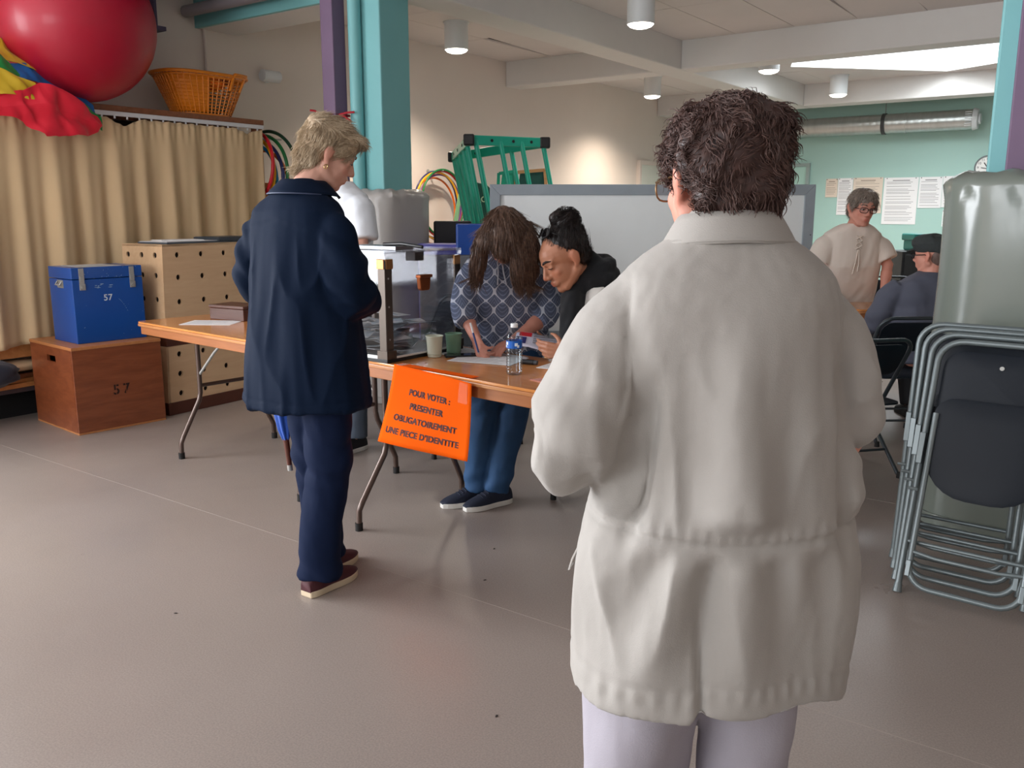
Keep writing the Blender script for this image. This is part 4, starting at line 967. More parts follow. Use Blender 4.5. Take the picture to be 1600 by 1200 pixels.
sheet('voter_card', 'small pink card near the table edge beside the beige coat sleeve', (-1.84, 2.74, ZT), .086, .055, -.3, mat('pink_card', (226, 150, 132), .6), 'card', lines=2)

# umbrella leaning under the left table
M_umb = mat('blue_umbrella_cloth', (38, 84, 178), .55, sheen=.2)
um = thing('folded_umbrella', 'furled blue umbrella hanging from the arm of the woman in the navy coat', 'umbrella', tuple(at(-.828, 3.14, .42)), rot=(math.radians(3), math.radians(-4), 0))
R = []
for z, r in ((.12, .012), (.16, .022), (.30, .034), (.45, .036), (.52, .028), (.56, .012)):
    R.append([(r * (1 + .16 * math.sin(6 * a + z * 6)) * math.cos(a), r * (1 + .16 * math.sin(6 * a + z * 6)) * math.sin(a), z) for a in np.linspace(0, 2 * math.pi, 48, endpoint=False)])
b = MB(); b.rings(R); b.build('canopy', M_umb, um, smooth=60)
b = MB(); b.tube([(0, 0, .02), (0, 0, .14)], [.009, .012], 10); b.build('wood_tip', mat('umbrella_wood', (88, 44, 30), .4), um, smooth=60)
b = MB(); b.cyl((0, 0, 0), (0, 0, .022), .010, seg=10); b.build('ferrule', M_zinc, um, smooth=40)
b = MB(); b.tube([(0, 0, .55), (0, 0, .62), (.01, .02, .64), (.02, .05, .635), (.02, .055, .61)], .009, 8); b.build('handle', mat('umbrella_wood', (0, 0, 0)), um, smooth=60)
# ------------------------------------------------------------------ whiteboard, gym gear behind the tables
M_wb = mat('whiteboard_enamel', (236, 240, 240), .3, var=.02); M_wbf = mat('grey_painted_frame', (152, 161, 168), .5, var=.08, vscale=8)
p = at(1.02, 6.5)
wb = thing('whiteboard', 'large whiteboard in a grey frame standing behind the seated election helpers', 'whiteboard', tuple(p), YAW + .01)
hw, zb, zt = 1.18, .42, 1.56
b = MB(); b.bb(-hw + .07, hw - .07, -.02, .02, zb + .07, zt - .07); b.build('board', M_wb, wb)
def mitre(pts, y0, y1): b = MB(); b.prism([(x, z) for x, z in pts], y0, y1); b.v = [(x, y, z) for x, z, y in b.v]; return b
F_ = .075
mitre([(-hw, zt), (hw, zt), (hw - F_, zt - F_), (-hw + F_, zt - F_)], -.036, .036).build('frame_rail', M_wbf, wb, bevel=.003)
mitre([(-hw, zb), (hw, zb), (hw - F_, zb + F_), (-hw + F_, zb + F_)], -.036, .036).build('frame_rail', M_wbf, wb, bevel=.003)
mitre([(-hw, zt), (-hw, zb), (-hw + F_, zb + F_), (-hw + F_, zt - F_)], -.036, .036).build('frame_stile', M_wbf, wb, bevel=.003)
mitre([(hw, zt), (hw, zb), (hw - F_, zb + F_), (hw - F_, zt - F_)], -.036, .036).build('frame_stile', M_wbf, wb, bevel=.003)
for x in (-.8, .8):
    b = MB(); b.bb(x - .025, x + .025, .036, .075, .05, zt - .1); b.build('leg', M_wbf, wb, bevel=.004)
    b = MB(); b.bb(x - .025, x + .025, -.25, .35, .03, .07); b.build('foot', M_wbf, wb, bevel=.004)
b = MB(); b.cyl((hw - .02, -.04, 1.2), (hw - .02, -.037, 1.2), .004, seg=8); b.build('screw', M_black, wb)

# leaning green tube-and-rail frame with black corners
M_green = mat('sea_green_paint', (28, 164, 138), .35, var=.05); M_gdark = mat('dark_green_mat', (22, 74, 66), .6, var=.08)
gf = thing('climbing_frame', 'sea green frame of rails and rods with black corners leaning against the beige wall', 'climbing frame', tuple(at(-.35, 7.1, 0)))
base = np.array(gf.location)
def L_(lat, D, z): return at(lat, D, z) - base
Apt, Bpt, Cpt = L_(-.335, 7.05, 1.915), L_(.268, 7.35, 1.915), L_(-.525, 8.0, 1.84)
down = (L_(-.10, 6.95, .70) - L_(-.335, 7.05, 1.915))
def rail(P, Q, h=.075, w=.035):
    b = MB(); d = unit(Q - P); s_ = unit(np.cross(d, V(0, 0, 1))); u = np.cross(s_, d)
    for s1 in (P, ):
        pts = [[X + s_ * w / 2 * a + u * h / 2 * c for a, c in ((-1, -1), (1, -1), (1, 1), (-1, 1))] for X in (P, Q)]
        b.rings(pts)
    return b
for nm, P, Q in (('top_rail', Apt, Bpt), ('top_rail', Apt, Cpt), ('top_rail', Cpt, Bpt)):
    o = rail(P, Q).build(nm, M_green, gf, bevel=.006)
    b = MB(); d = unit(Q - P); s_ = unit(np.cross(d, V(0, 0, 1)))
    for k in (.28, .56, .8): X = P + (Q - P) * k; b.cyl(X - s_ * .022, X + s_ * .022, .012, seg=10)
    b.build('bolt', M_black, o)['kind'] = 'stuff'
    rail(P + down, Q + down).build('bottom_rail', M_green, gf, bevel=.006)
for P in (Apt, Bpt, Cpt):
    b = MB(); b.box(P, (.085, .085, .088), rotz(YAW)); b.build('corner_cap', M_black, gf, bevel=.012)
for P, Q, ks in ((Apt, Bpt, (.08, .4, .68, .97)), (Apt, Cpt, (.12, .34, .56, .78, .96)), (Cpt, Bpt, (.3, .65))):
    for k in ks:
        b = MB(); X = P + (Q - P) * k; b.tube([X, X + down], .020, 10); b.build('rod', M_green, gf, smooth=60)
# mats
gm = thing('gym_mat', 'dark green gym mat with pale letters leaning behind the green frame', 'mat', tuple(at(-.225, 8.4, 0)), YAW)
b = MB(); b.prism([(-.13, 0), (.19, 0), (.19, 1.42), (-.02, 1.62), (-.13, 1.64)], -.03, .03); b.v = [(x, y, z) for x, z, y in b.v]; b.build('mat_body', M_gdark, gm, bevel=.012)
text_obj('printed_letters', 'to', .115, mat('cream_print_on_mat', (196, 206, 176), .7), gm, Matrix.Translation((-.05, -.0315, 1.45)) @ Matrix.Rotation(-.25, 4, 'Y') @ Matrix.Rotation(math.pi / 2, 4, 'X'))
b = MB(); b.tube([(-.12, -.032, .0), (-.12, -.032, 1.6)], .006, 6); b.build('piping', M_gdark, gm)
gm = thing('gym_mat', 'bright blue gym mat standing upright beside the leaf print blouse', 'mat', tuple(at(-.22, 6.1, 0)), YAW)
b = MB(); b.bb(-.165, .165, -.035, .035, 0, 1.285); b.build('mat_body', mat('royal_blue_vinyl', (18, 68, 150), .45), gm, bevel=.015)
b = MB(); b.bb(-.166, .166, -.002, .002, 0, 1.287); b.build('seam', mat('royal_blue_seam', (14, 50, 120), .5), gm)
gm = thing('gym_mat', 'black folded gym mat between the blue mat and the wall hoops', 'mat', tuple(at(-.46, 6.6, 0)), YAW)
b = MB(); b.bb(-.12, .16, -.05, -.002, 0, 1.30); b.build('mat_panel', mat('black_vinyl', (26, 26, 28), .5), gm, bevel=.014); b = MB(); b.bb(-.12, .16, .002, .05, 0, 1.29); b.build('mat_panel', mat('black_vinyl', (26, 26, 28), .5), gm, bevel=.014)
b = MB(); b.bb(-.11, .15, -.004, .004, 1.27, 1.292); b.build('hinge_strip', M_black, gm)
gm = thing('gym_mat', 'slate grey gym mat standing behind the ballot box', 'mat', tuple(at(-.457, 5.95, 0)), YAW)
b = MB(); b.bb(-.17, .215, -.03, .03, 0, 1.08); b.build('mat_body', mat('slate_grey_vinyl', (96, 98, 104), .5), gm, bevel=.012)
b = MB(); b.bb(-.171, .216, -.002, .002, 0, 1.082); b.build('seam', M_black, gm)
tb = thing('storage_tub', 'violet blue plastic tub on top of the grey mat stack behind the ballot box', 'tub', tuple(at(-.534, 6.25, 0)), YAW)
b = MB(); b.bb(-.12, .16, -.12, .12, .02, 1.13); b.build('tub_body', mat('violet_blue_plastic', (92, 92, 176), .5), tb, bevel=.015)
b = MB(); b.bb(-.13, .17, -.13, .13, 1.11, 1.145); b.build('rim', mat('violet_blue_plastic', (0, 0, 0)), tb, bevel=.008)
b = MB(); b.bb(-.11, .15, -.11, .11, 0, .02); b.build('base', M_black, tb)
# two small wooden framed boards seen over the whiteboard
M_fr = wood('beech_frame', (170, 120, 74), (190, 140, 92), .45)
for i, (lat, lab, w, g) in enumerate(((.165, 'wooden framed slanting board seen above the whiteboard edge', .165, 0), (-.045, 'green board with slanted side next to the wooden framed board', .10, 1))):
    t = thing('slanted_board', lab, 'board', tuple(at(lat, 7.9 + .25 * g, 0)), YAW)
    b = MB(); b.prism([(-w, 1.2), (w, 1.2), (w * .75, 1.72), (-w * .75 + .03, 1.70)], -.012, .012); b.v = [(x, y, z) for x, z, y in b.v]; b.build('panel', M_gdark if not g else M_green, t, bevel=.003)
    for (x0, z0, x1, z1) in ((-w, 1.2, -w * .75, 1.71), (w, 1.2, w * .75, 1.73), (-w * .75, 1.705, w * .75, 1.725)):
        b = MB(); b.rings([[(X + dx, dy, Z) for dx, dy in ((-.014, -.02), (.014, -.02), (.014, .02), (-.014, .02))] if z0 != 1.705 else [(X, dy, Z + dz) for dy, dz in ((-.02, -.014), (.02, -.014), (.02, .014), (-.02, .014))] for X, Z in ((x0, z0), (x1, z1))])
        b.build('frame_bar', M_fr if not g else M_green, t)
    b = MB(); b.bb(-w, w, -.15, .15, 0, .04); b.bb(-.02, .02, .01, .05, .04, 1.6); b.build('stand', M_fr, t)
t = thing('hurdle_pole', 'pale green plastic pole leaning at the wall beside the hoops', 'pole', tuple(at(-.72, 7.3, 0)))
b = MB(); q = at(-.46, 8.3, 1.62) - at(-.72, 7.3, 0); b.tube([(0, 0, .02), tuple(q)], .02, 10); b.build('tube', mat('pale_green_plastic', (150, 206, 150), .4), t, smooth=60)
b = MB(); b.cyl((0, 0, 0), (0, 0, .05), .024, seg=10); b.build('end_cap', M_black, t)

# ------------------------------------------------------------------ folding chairs
M_ctube = mat('grey_enamel_chair_tube', (112, 122, 124), .35, .3, coat=.2); M_cseat = mat('anthracite_plastic', (19, 26, 35), .5, spec=.3, bump=.05, bscale=200)
M_ctube2 = mat('dark_grey_chair_tube', (60, 66, 70), .35, .4)
def arc_u(w, z0, z1, r, n=6):
    """an upside-down U in the XZ plane"""
    pts = [(-w, z0), (-w, z1 - r)]
    for k in range(1, n + 1): a = math.pi - math.pi / 2 * k / n; pts.append((-w + r + r * math.cos(a), z1 - r + r * math.sin(a)))
    for k in range(0, n + 1): a = math.pi / 2 - math.pi / 2 * k / n; pts.append((w - r + r * math.cos(a), z1 - r + r * math.sin(a)))
    return pts + [(w, z0)]
def rounded(x0, x1, z0, z1, rb, rt_, n=6):
    pts = []
    for cx, cz, a0, r in ((x1 - rt_, z1 - rt_, 0, rt_), (x0 + rt_, z1 - rt_, 90, rt_), (x0 + rb, z0 + rb, 180, rb), (x1 - rb, z0 + rb, 270, rb)):
        for k in range(n + 1): a = math.radians(a0 + 90 * k / n); pts.append((cx + r * math.cos(a), cz + r * math.sin(a)))
    return pts
def panel(pts, curve, y0, th, b=None):
    b = b or MB(); n = len(pts); f = lambda x: y0 + curve * (x / .2) ** 2
    cx, cz = np.mean([p_[0] for p_ in pts]), np.mean([p_[1] for p_ in pts])
    R = []
    for s_, dy in ((.0, 0), (.5, 0), (.93, 0), (1, .004)): R.append([(cx + (x - cx) * s_, f(cx + (x - cx) * s_) + dy, cz + (z - cz) * s_) for x, z in pts])
    for s_, dy in ((1, th - .004), (.93, th), (.5, th), (0, th)): R.append([(cx + (x - cx) * s_, f(cx + (x - cx) * s_) + dy, cz + (z - cz) * s_) for x, z in pts])
    return b.rings(R, False, False)
def chair_folded(label, loc, rot, group):
    """chair folded flat; its plane is XZ, seat side towards -Y"""
    t = thing('folding_chair', label, 'chair', loc, group=group, rot=rot)
    b = MB(); b.tube([(x, 0, z) for x, z in arc_u(.215, .02, .99, .085)], .0118, 10); b.build('frame_tube', M_ctube, t, smooth=60)
    b = MB(); U = [(x, -.030, 1 - z) for x, z in arc_u(.182, .30, .965, .075)]; b.tube(U, .0108, 10); b.build('rear_leg', M_ctube, t, smooth=60)
    panel(rounded(-.195, .195, .70, .955, .05, .07), .012, -.004, .014).build('backrest', M_cseat, t, smooth=50)
    panel(rounded(-.190, .190, .385, .765, .15, .07), .006, -.034, .018).build('seat', M_cseat, t, smooth=50)
    b = MB(); b.tube([(-.215, 0, .20), (.215, 0, .20)], .008, 8); b.build('crossbar', M_ctube, t, smooth=60)
    b = MB(); b.tube([(-.182, -.03, .165), (-.1, -.034, .155), (.1, -.034, .155), (.182, -.03, .165)], .008, 8); b.build('crossbar', M_ctube, t, smooth=60)
    for s_ in (-1, 1):
        b = MB(); b.cyl((s_ * .215, 0, 0), (s_ * .215, 0, .035), .0165, .0135, seg=12); b.build('foot_cap', M_ctube, t, smooth=40)
        b = MB(); b.bb(s_ * .215 - .010, s_ * .215 + .010, -.026, -.010, .50, .62); b.build('hinge_link', M_ctube, t, bevel=.002); b = MB(); b.cyl((s_ * .2, -.02, .40), (s_ * .235, -.02, .40), .006, seg=8); b.build('pivot_pin', M_ctube, t, smooth=40)
        b = MB(); b.bb(s_ * .182 - .008, s_ * .182 + .008, -.046, -.036, .07, .13); b.build('foot_glide', M_ctube, t, bevel=.002)
    b = MB(); b.cyl((.0, -.006, .90), (.0, -.0025, .90), .008, seg=10); b.build('rivet', M_zinc, t)
    return t
G_ = 'folded chairs stacked against the padded column'
a_l = math.radians(-18); c_s = .955
c0 = chair_folded('frontmost folded grey chair of the stack leaning on the padded column', (-.40, 3.245, 0), (a_l, 0, math.radians(-4)), G_)
for k, lab in enumerate(('second folded grey chair of the leaning stack, just behind the frontmost one', 'third folded grey chair, middle of the stack leaning on the padded column', 'rearmost folded grey chair of the stack, nearest the padded column')):
    dup(c0, (-.40 - .030 * (k + 1), 3.245 + .115 * (k + 1), 0), (a_l + .062 * (k + 1), 0, math.radians(-4 + .8 * k)), lab, G_)
for o_ in [c0] + [o for o in COL.objects if o.get('group') == G_ and o is not c0]: o_.scale = (1, 1, c_s)
def chair_open(label, loc, rz, group=None, tube=None, kids=1.0):
    t = thing('folding_chair', label, 'chair', loc, rz, group); tb_ = tube or M_ctube
    # front legs run up behind the back: a single bent U
    def prof(z): return .215 - .44 * (z / .82)      # y of the frame tube at height z (front is +Y)
    U = arc_u(.205, .02, .83, .08); b = MB(); b.tube([(x, prof(z), z) for x, z in U], .0115, 10); b.build('frame_tube', tb_, t, smooth=60)
    b = MB(); b.tube([(x * .9, -.24 + .40 * (z / .44), z) for x, z in arc_u(.195, .02, .42, .03, 3)], .0105, 10); b.build('rear_leg', tb_, t, smooth=60)
    q = panel(rounded(-.185, .185, .60, .80, .05, .06), -.012, 0, .014); q.v = [(x, y + prof(z) + .0, z) for x, y, z in q.v]; q.build('backrest', M_cseat, t, smooth=50)
    q = panel(rounded(-.19, .19, -.20, .20, .06, .09), 0, 0, .018); q.v = [(x, z, .452 - y) for x, y, z in q.v]; q.build('seat', M_cseat, t, smooth=50)
    b = MB(); b.tube([(-.205, prof(.16), .16), (.205, prof(.16), .16)], .008, 8); b.build('crossbar', tb_, t, smooth=60)
    b = MB(); b.tube([(-.175, -.24 + .4 * .14 / .44, .14), (.175, -.24 + .4 * .14 / .44, .14)], .008, 8); b.build('crossbar', tb_, t, smooth=60)
    for x, y in ((-.205, .213), (.205, .213), (-.176, -.235), (.176, -.235)):
        b = MB(); b.cyl((x, y, 0), (x, y, .034), .0155, .013, seg=10); b.build('foot_cap', M_rub, t, smooth=40)
    return t
# the seated man's chair, an empty one turned sideways before it, and the helpers' chairs
c1 = chair_open('dark folding chair under the man in the flat cap', tuple(at(2.335, 5.25)), YAW + .02, None, M_ctube2)
c2 = dup(c1, tuple(at(1.80, 4.58)), (0, 0, YAW + .24), 'empty dark folding chair standing between the beige coat and the chair stack')
c3 = chair_open('grey folding chair under the woman with the black scarf', tuple(at(.413, 4.25)), YAW + math.pi / 2)
c4 = dup(c1, (-3.02, 3.86, 0), (0, 0, math.radians(-160)), 'empty dark folding chair seen through the right half of the ballot box')
c5 = dup(c1, (-3.58, 4.12, 0), (0, 0, math.radians(170)), 'empty dark folding chair behind the man in the white T-shirt')
c1.scale = (1, 1, .92); c2.scale = (1, 1, .88)
# far table with chairs and a teal case behind
ft = folding_table('orange topped folding table at the back between the leaning woman and the seated man', tuple(at(2.29, 5.78)), YAW - math.radians(2), 1.25, [(.2, 1), (1.05, -1)], ((.06, .04), (.42, .05)), .50, .73)
for k, (lat, D, rz, lab) in enumerate(((2.92, 7.9, 2.6, 'dark folding chair at the back right of the leaning woman, nearest her arm'), (3.50, 8.05, 2.9, 'dark folding chair at the back, above the flat cap'))):
    dup(c1, tuple(at(lat, D)), (0, 0, YAW + rz), lab)
t = thing('easel', 'small grey metal easel standing behind the arm of the leaning woman', 'easel', tuple(at(3.12, 8.6)), YAW)
for x in (-.14, .14): b = MB(); b.tube([(x, -.1, 0), (x * .6, .0, 1.05)], .012, 8); b.build('leg', M_ctube, t, smooth=60)
b = MB(); b.tube([(0, .22, 0), (0, .02, 1.04)], .012, 8); b.build('leg', M_ctube, t, smooth=60)
b = MB(); b.bb(-.15, .15, -.03, .0, .98, 1.03); b.build('crossbar', M_ctube, t, bevel=.003)
t = thing('teal_case', 'teal plastic case on the low cupboard at the mint wall, right of the seated man', 'case', tuple(at(4.30, 8.9, .98)), YAW)
b = MB(); b.bb(-.30, .34, -.15, .15, 0, .13); b.build('case_body', mat('teal_plastic', (24, 128, 122), .4), t, bevel=.02)
b = MB(); b.bb(-.32, -.2, -.155, .155, .10, .17); b.build('lid_corner', mat('teal_plastic', (0, 0, 0)), t, bevel=.015)
t = thing('low_cupboard', 'low dark cupboard under the teal case', 'cupboard', tuple(at(4.30, 8.9)), YAW)
b = MB(); b.bb(-.45, .45, -.2, .2, 0, .98); b.build('body', mat('charcoal_laminate', (52, 58, 62), .5), t, bevel=.005)
for x in (-.22, .22): b = MB(); b.bb(x - .205, x + .205, -.215, -.2, .05, .95); b.build('door', mat('charcoal_door', (62, 68, 72), .5), t, bevel=.004)
# ------------------------------------------------------------------ people
SKIN = {k: mat('skin_' + k, v, .5, var=.06, vscale=22, bump=.04, bscale=220, tint='flush') for k, v in
        {'fair': (222, 170, 150), 'rosy': (216, 150, 130), 'olive': (178, 122, 94), 'pale': (214, 164, 148)}.items()}
M_eye = mat('eye_white', (226, 220, 214), .2); M_iris = mat('iris', (58, 44, 36), .2); M_lash = mat('lash_brown', (50, 34, 28), .7)
def ring(c, X, Y, ru, rv, n=2.3, seg=32):
    out = []
    for a in np.linspace(0, 2 * math.pi, seg, endpoint=False):
        ca, sa = math.cos(a), math.sin(a); e = (abs(ca) ** n + abs(sa) ** n) ** (-1 / n)
        out.append(np.asarray(c, float) + np.asarray(X) * ru * e * ca + np.asarray(Y) * rv * e * sa)
    return out
X0, Y0 = V(1, 0, 0), V(0, 1, 0)
def torso(mb, rows, X=X0, Y=Y0, n=2.3):
    """rows of (centre, half width, half depth), bottom or top first"""
    mb.rings([ring(c, X, Y, ru, rv, n) for c, ru, rv in rows]); return mb
def sleeve(mb, pts, rs, seg=20):
    """cloth tube through joints, eased with extra points"""
    pts = [np.asarray(p_, float) for p_ in pts]; P, R = [], []
    for i in range(len(pts) - 1):
        m = 5
        for k in range(m):
            t = k / m; p0 = pts[max(i - 1, 0)]; p1, p2 = pts[i], pts[i + 1]; p3 = pts[min(i + 2, len(pts) - 1)]
            P.append(.5 * ((2 * p1) + (p2 - p0) * t + (2 * p0 - 5 * p1 + 4 * p2 - p3) * t * t + (3 * p1 - p0 - 3 * p2 + p3) * t ** 3)); R.append(rs[i] * (1 - t) + rs[i + 1] * t)
    P.append(pts[-1]); R.append(rs[-1]); mb.tube(P, R, seg); return mb

def head_mesh(female=True):
    b = MB()
    b.ell((0, -.012, .030), (.075, .097, .086), seg=24, rng=14)
    b.ell((0, .024, -.030), (.061, .068, .082), seg=24, rng=14)
    b.ell((0, .035, .03), (.060, .058, .060))
    b.ell((0, .064, -.098), (.024, .022, .020)); b.ell((0, .045, -.085), (.042, .036, .030))
    for s in (-1, 1):
        b.cap((s * .056, -.008, -.050), (s * .022, .052, -.096), .022, .020)
        b.ell((s * .033, .055, -.026), (.024, .024, .024)); b.cap((s * .012, .087, .019), (s * .046, .070, .020), .0105, .009)
        b.ell((s * .031, .0745, .001), (.0165, .0130, .0105))
        b.ell((s * .0115, .0985, -.036), (.0095, .0105, .0085))
        R_ = rotz(s * .30) @ rotx(-.12)
        b.ell((s * .078, -.012, -.006), (.0085, .017, .030), R_); b.ell((s * .083, -.017, .003), (.006, .016, .024), R_); b.ell((s * .076, -.004, -.034), (.006, .009, .010))
    b.cap((0, .086, .012), (0, .108, -.030), .0085, .0115); b.ell((0, .1075, -.034), (.0105, .011, .0095))
    b.ell((0, .088, -.0615), (.0235, .0105, .0062)); b.ell((0, .0865, -.0735), (.020, .0105, .0072)); b.ell((0, .078, -.067), (.030, .014, .018))
    return b
_HEAD = head_mesh()
class Head:
    def __init__(s, c, yaw, pitch=0.0, roll=0.0, k=1.0):
        """yaw: left positive, pitch: nod down positive, roll: tilt to the right shoulder positive"""
        s.R = rotz(yaw) @ rotx(-pitch) @ roty(roll); s.c = np.asarray(c, float); s.k = k
    def p(s, *q): return s.R @ (np.array(q, float) * s.k) + s.c
    def xf(s, mb): mb.xf(s.R * s.k, s.c); return mb
    def inv(s, P): return ((P - s.c) @ s.R) / s.k
def hand(mb, wrist, fdir, pn, side, curl=(.5, .6, .5), spread=.0, k=1.0, thumb=.5):
    f = unit(fdir); pn = unit(np.asarray(pn, float) - f * (f @ np.asarray(pn, float))); l = np.cross(f, pn) * side      # l points to the thumb side
    w = np.asarray(wrist, float)
    for i, (o, L, kl) in enumerate(((.030, .074, .086), (.0105, .080, .090), (-.010, .074, .086), (-.029, .060, .079))):
        kn = w + f * kl * k + l * o * k; mb.cap(w + f * .012 * k + l * o * .55 * k, kn, .0125 * k, .0105 * k, 8)
        d = unit(f + l * spread * o * 30); p0 = kn; a = 0
        for j, (fr, r0, r1) in enumerate(((.46, .0092, .0082), (.30, .0082, .0074), (.24, .0074, .0062))):
            a += curl[j] * (1 + .12 * i); q = p0 + (d * math.cos(a) + pn * math.sin(a)) * L * fr * k; mb.cap(p0, q, r0 * k, r1 * k, 8); p0 = q
    t0 = w + f * .022 * k + l * .022 * k; t1 = t0 + unit(l * .75 + f * .6 + pn * thumb * .5) * .042 * k; t2 = t1 + unit(l * .25 + f * .85 + pn * thumb) * .032 * k; t3 = t2 + unit(f * .9 + pn * thumb - l * .1) * .026 * k
    mb.cap(t0, t1, .0135 * k, .0108 * k, 8); mb.cap(t1, t2, .0105 * k, .009 * k, 8); mb.cap(t2, t3, .009 * k, .007 * k, 8)
    return mb
def body(root, J, H, skin, voxel=.0065, hands=(), k=1.0, legs=True):
    b = MB(); hb = MB(); hb.v = list(_HEAD.v); hb.f = list(_HEAD.f); hb.m = list(_HEAD.m); H.xf(hb); b.add(hb.v, hb.f)
    nb = np.asarray(J['neck'], float)
    b.cap(nb, H.p(0, -.018, -.055), .056 * k, .050 * k); b.cap(nb, H.p(0, .012, -.075), .046 * k, .040 * k)
    ch, pe = np.asarray(J['chest'], float), np.asarray(J['pelvis'], float)
    b.cap(ch, pe, .115 * k, .12 * k); b.cap(nb - (nb - ch) * .3, ch, .055 * k, .10 * k)
    for s in 'LR':
        sh, el, wr = (np.asarray(J[q + s], float) for q in ('sh', 'el', 'wr'))
        b.cap(nb - (nb - ch) * .62, sh - (nb - ch) * .22, .048 * k, .038 * k); b.cap(sh - (nb - ch) * .22, el, .040 * k, .036 * k); b.cap(el, wr + (el - wr) * .0, .039 * k, .0255 * k); b.cap(el + (wr - el) * .3, el + (wr - el) * .45, .040 * k, .036 * k)
        if legs:
            hp, kn, an = (np.asarray(J[q + s], float) for q in ('hip', 'knee', 'ank'))
            b.cap(hp, kn, .075 * k, .05 * k); b.cap(kn, an, .05 * k, .034 * k); b.cap(an, an - V(0, 0, .03), .034 * k, .03 * k)
    for h in hands: hand(b, *h[:4], **h[4])
    o = sculpt(b, 'body', skin, root, voxel, 2)
    P, N = verts_of(o); Q = H.inv(P); n = len(P); col = np.ones((n, 4))
    def blob(c, r, tint, soft=.4):
        d = np.sqrt((((Q - np.array(c)) / np.array(r)) ** 2).sum(1)); w = 1 - sstep(1 - soft, 1, d); return w[:, None], np.array(tint)
    for c, r, t in (((0, .098, -.0615), (.026, .020, .0055), (.80, .52, .52)), ((0, .097, -.0735), (.022, .020, .0065), (.84, .56, .56)), ((.045, .08, -.03), (.03, .03, .025), (1.0, .90, .89)), ((-.045, .08, -.03), (.03, .03, .025), (1.0, .90, .89)), ((0, .118, -.032), (.018, .02, .016), (1, .84, .82)), ((.08, -.012, -.006), (.02, .03, .045), (1, .88, .86)), ((-.08, -.012, -.006), (.02, .03, .045), (1, .88, .86)), ((0, .098, -.0675), (.024, .02, .0016), (.45, .3, .3))):
        w, t = blob(c, r, t); col[:, :3] = col[:, :3] * (1 - w) + col[:, :3] * t * w
    at_ = o.data.color_attributes.new('flush', 'FLOAT_COLOR', 'POINT'); at_.data.foreach_set('color', col.ravel())
    return o
def face_bits(root, H, brow, open_=.6, brow_thick=.0042):
    for s in (-1, 1):
        b = MB(); b.tube([H.p(s * x, y, z) for x, y, z in ((.014, .0965, .024), (.024, .0955, .029), (.036, .088, .031), (.050, .074, .025))], [brow_thick * .9, brow_thick, brow_thick * .9, brow_thick * .4], 6); b.build('eyebrow', brow, root, smooth=180)
        b = MB(); b.tube([H.p(s * x, y, z) for x, y, z in ((.0155, .0855, -.001), (.023, .0885, -.0025 + .004 * open_), (.032, .0885, -.003 + .005 * open_), (.041, .0845, -.003 + .003 * open_), (.047, .0785, -.002))], [.0012, .0018, .002, .0018, .001], 6); b.build('eyelash_line', M_lash, root, smooth=180)
        if open_ > .3:
            b = MB(); b.ell((0, 0, 0), (.0125, .0098, .0052 * open_ + .002), seg=16, rng=8); b.xf(H.R * H.k, H.p(s * .031, .0795, -.001)); e = b.build('eye', M_eye, root, smooth=180)
            b = MB(); b.ell((0, 0, 0), (.0048, .002, .0044), seg=12, rng=6); b.xf(H.R * H.k, H.p(s * .031, .0890, -.0012)); b.build('iris', M_iris, e, smooth=180)
def glasses(root, H, m, lens=None, w=.024, h=.019, y=.104, z=-.004, r=.0017, dx=.032):
    b = MB()
    for s in (-1, 1):
        pts = []
        for a in np.linspace(0, 2 * math.pi, 20, endpoint=False):
            e = (abs(math.cos(a)) ** 2.8 + abs(math.sin(a)) ** 2.8) ** (-1 / 2.8); xx = s * dx + w * e * math.cos(a); pts.append(H.p(xx, y - 3.2 * max(0, abs(xx) - .02) ** 2 * 2.2, z + h * e * math.sin(a)))
        b.tube(pts, r, 6, closed=True)
        b.tube([H.p(s * (dx + w), y - .022, z + .008), H.p(s * .074, y - .045, z + .008), H.p(s * .082, .0, z + .010), H.p(s * .084, -.025, z - .006)], r, 6)
    b.tube([H.p(-.010, y - .001, z + .003), H.p(0, y + .003, z + .006), H.p(.010, y - .001, z + .003)], r, 6)
    o = b.build('glasses', m, root, smooth=60)
    if lens:
        for s in (-1, 1):
            b = MB(); pts = []
            for a in np.linspace(0, 2 * math.pi, 20, endpoint=False):
                e = (abs(math.cos(a)) ** 2.8 + abs(math.sin(a)) ** 2.8) ** (-1 / 2.8); xx = s * dx + w * e * math.cos(a); pts.append(H.p(xx, y - 3.2 * max(0, abs(xx) - .02) ** 2 * 2.2, z + h * e * math.sin(a)))
            b.add(pts, [tuple(range(20))]); b.build('lens', lens, o)
    return o
def hair(root, H, mb, m, flow, n=2500, length=.05, amp=.006, freq=(30, 30, 30), voxel=.006, name='hair', local=True, keep=None, m2=None, **kw):
    """scalp mass from fused shapes plus strands; shapes are given in head space when local"""
    if local: H.xf(mb)
    dd = lambda P, N: amp * pnoise(P, freq, 3) + amp * .5 * pnoise(P, np.array(freq) * 2.3, 8)
    o = sculpt(mb, name, m, root, voxel, 2, disp=dd)
    P, N = verts_of(o); rs = np.random.RandomState(5)
    Q = H.inv(P); ok = np.ones(len(P), bool)
    if keep is not None: ok = keep(Q)
    idx = np.where(ok)[0]; idx = idx[rs.randint(0, len(idx), n)]
    roots = P[idx] + rs.normal(size=(n, 3)) * .002 - N[idx] * .002
    def wflow(Pw, Nw):
        f = flow(H.inv(Pw)) @ H.R.T
        f = f - Nw * (f * Nw).sum(1)[:, None] * .9
        return f / (np.linalg.norm(f, axis=1, keepdims=True) + 1e-9)
    vs, F = strands(roots, N[idx], wflow, length=length, **kw)
    s = strand_object('hair_strands', vs, F, m2 or m, o); s['kind'] = 'stuff'
    return o
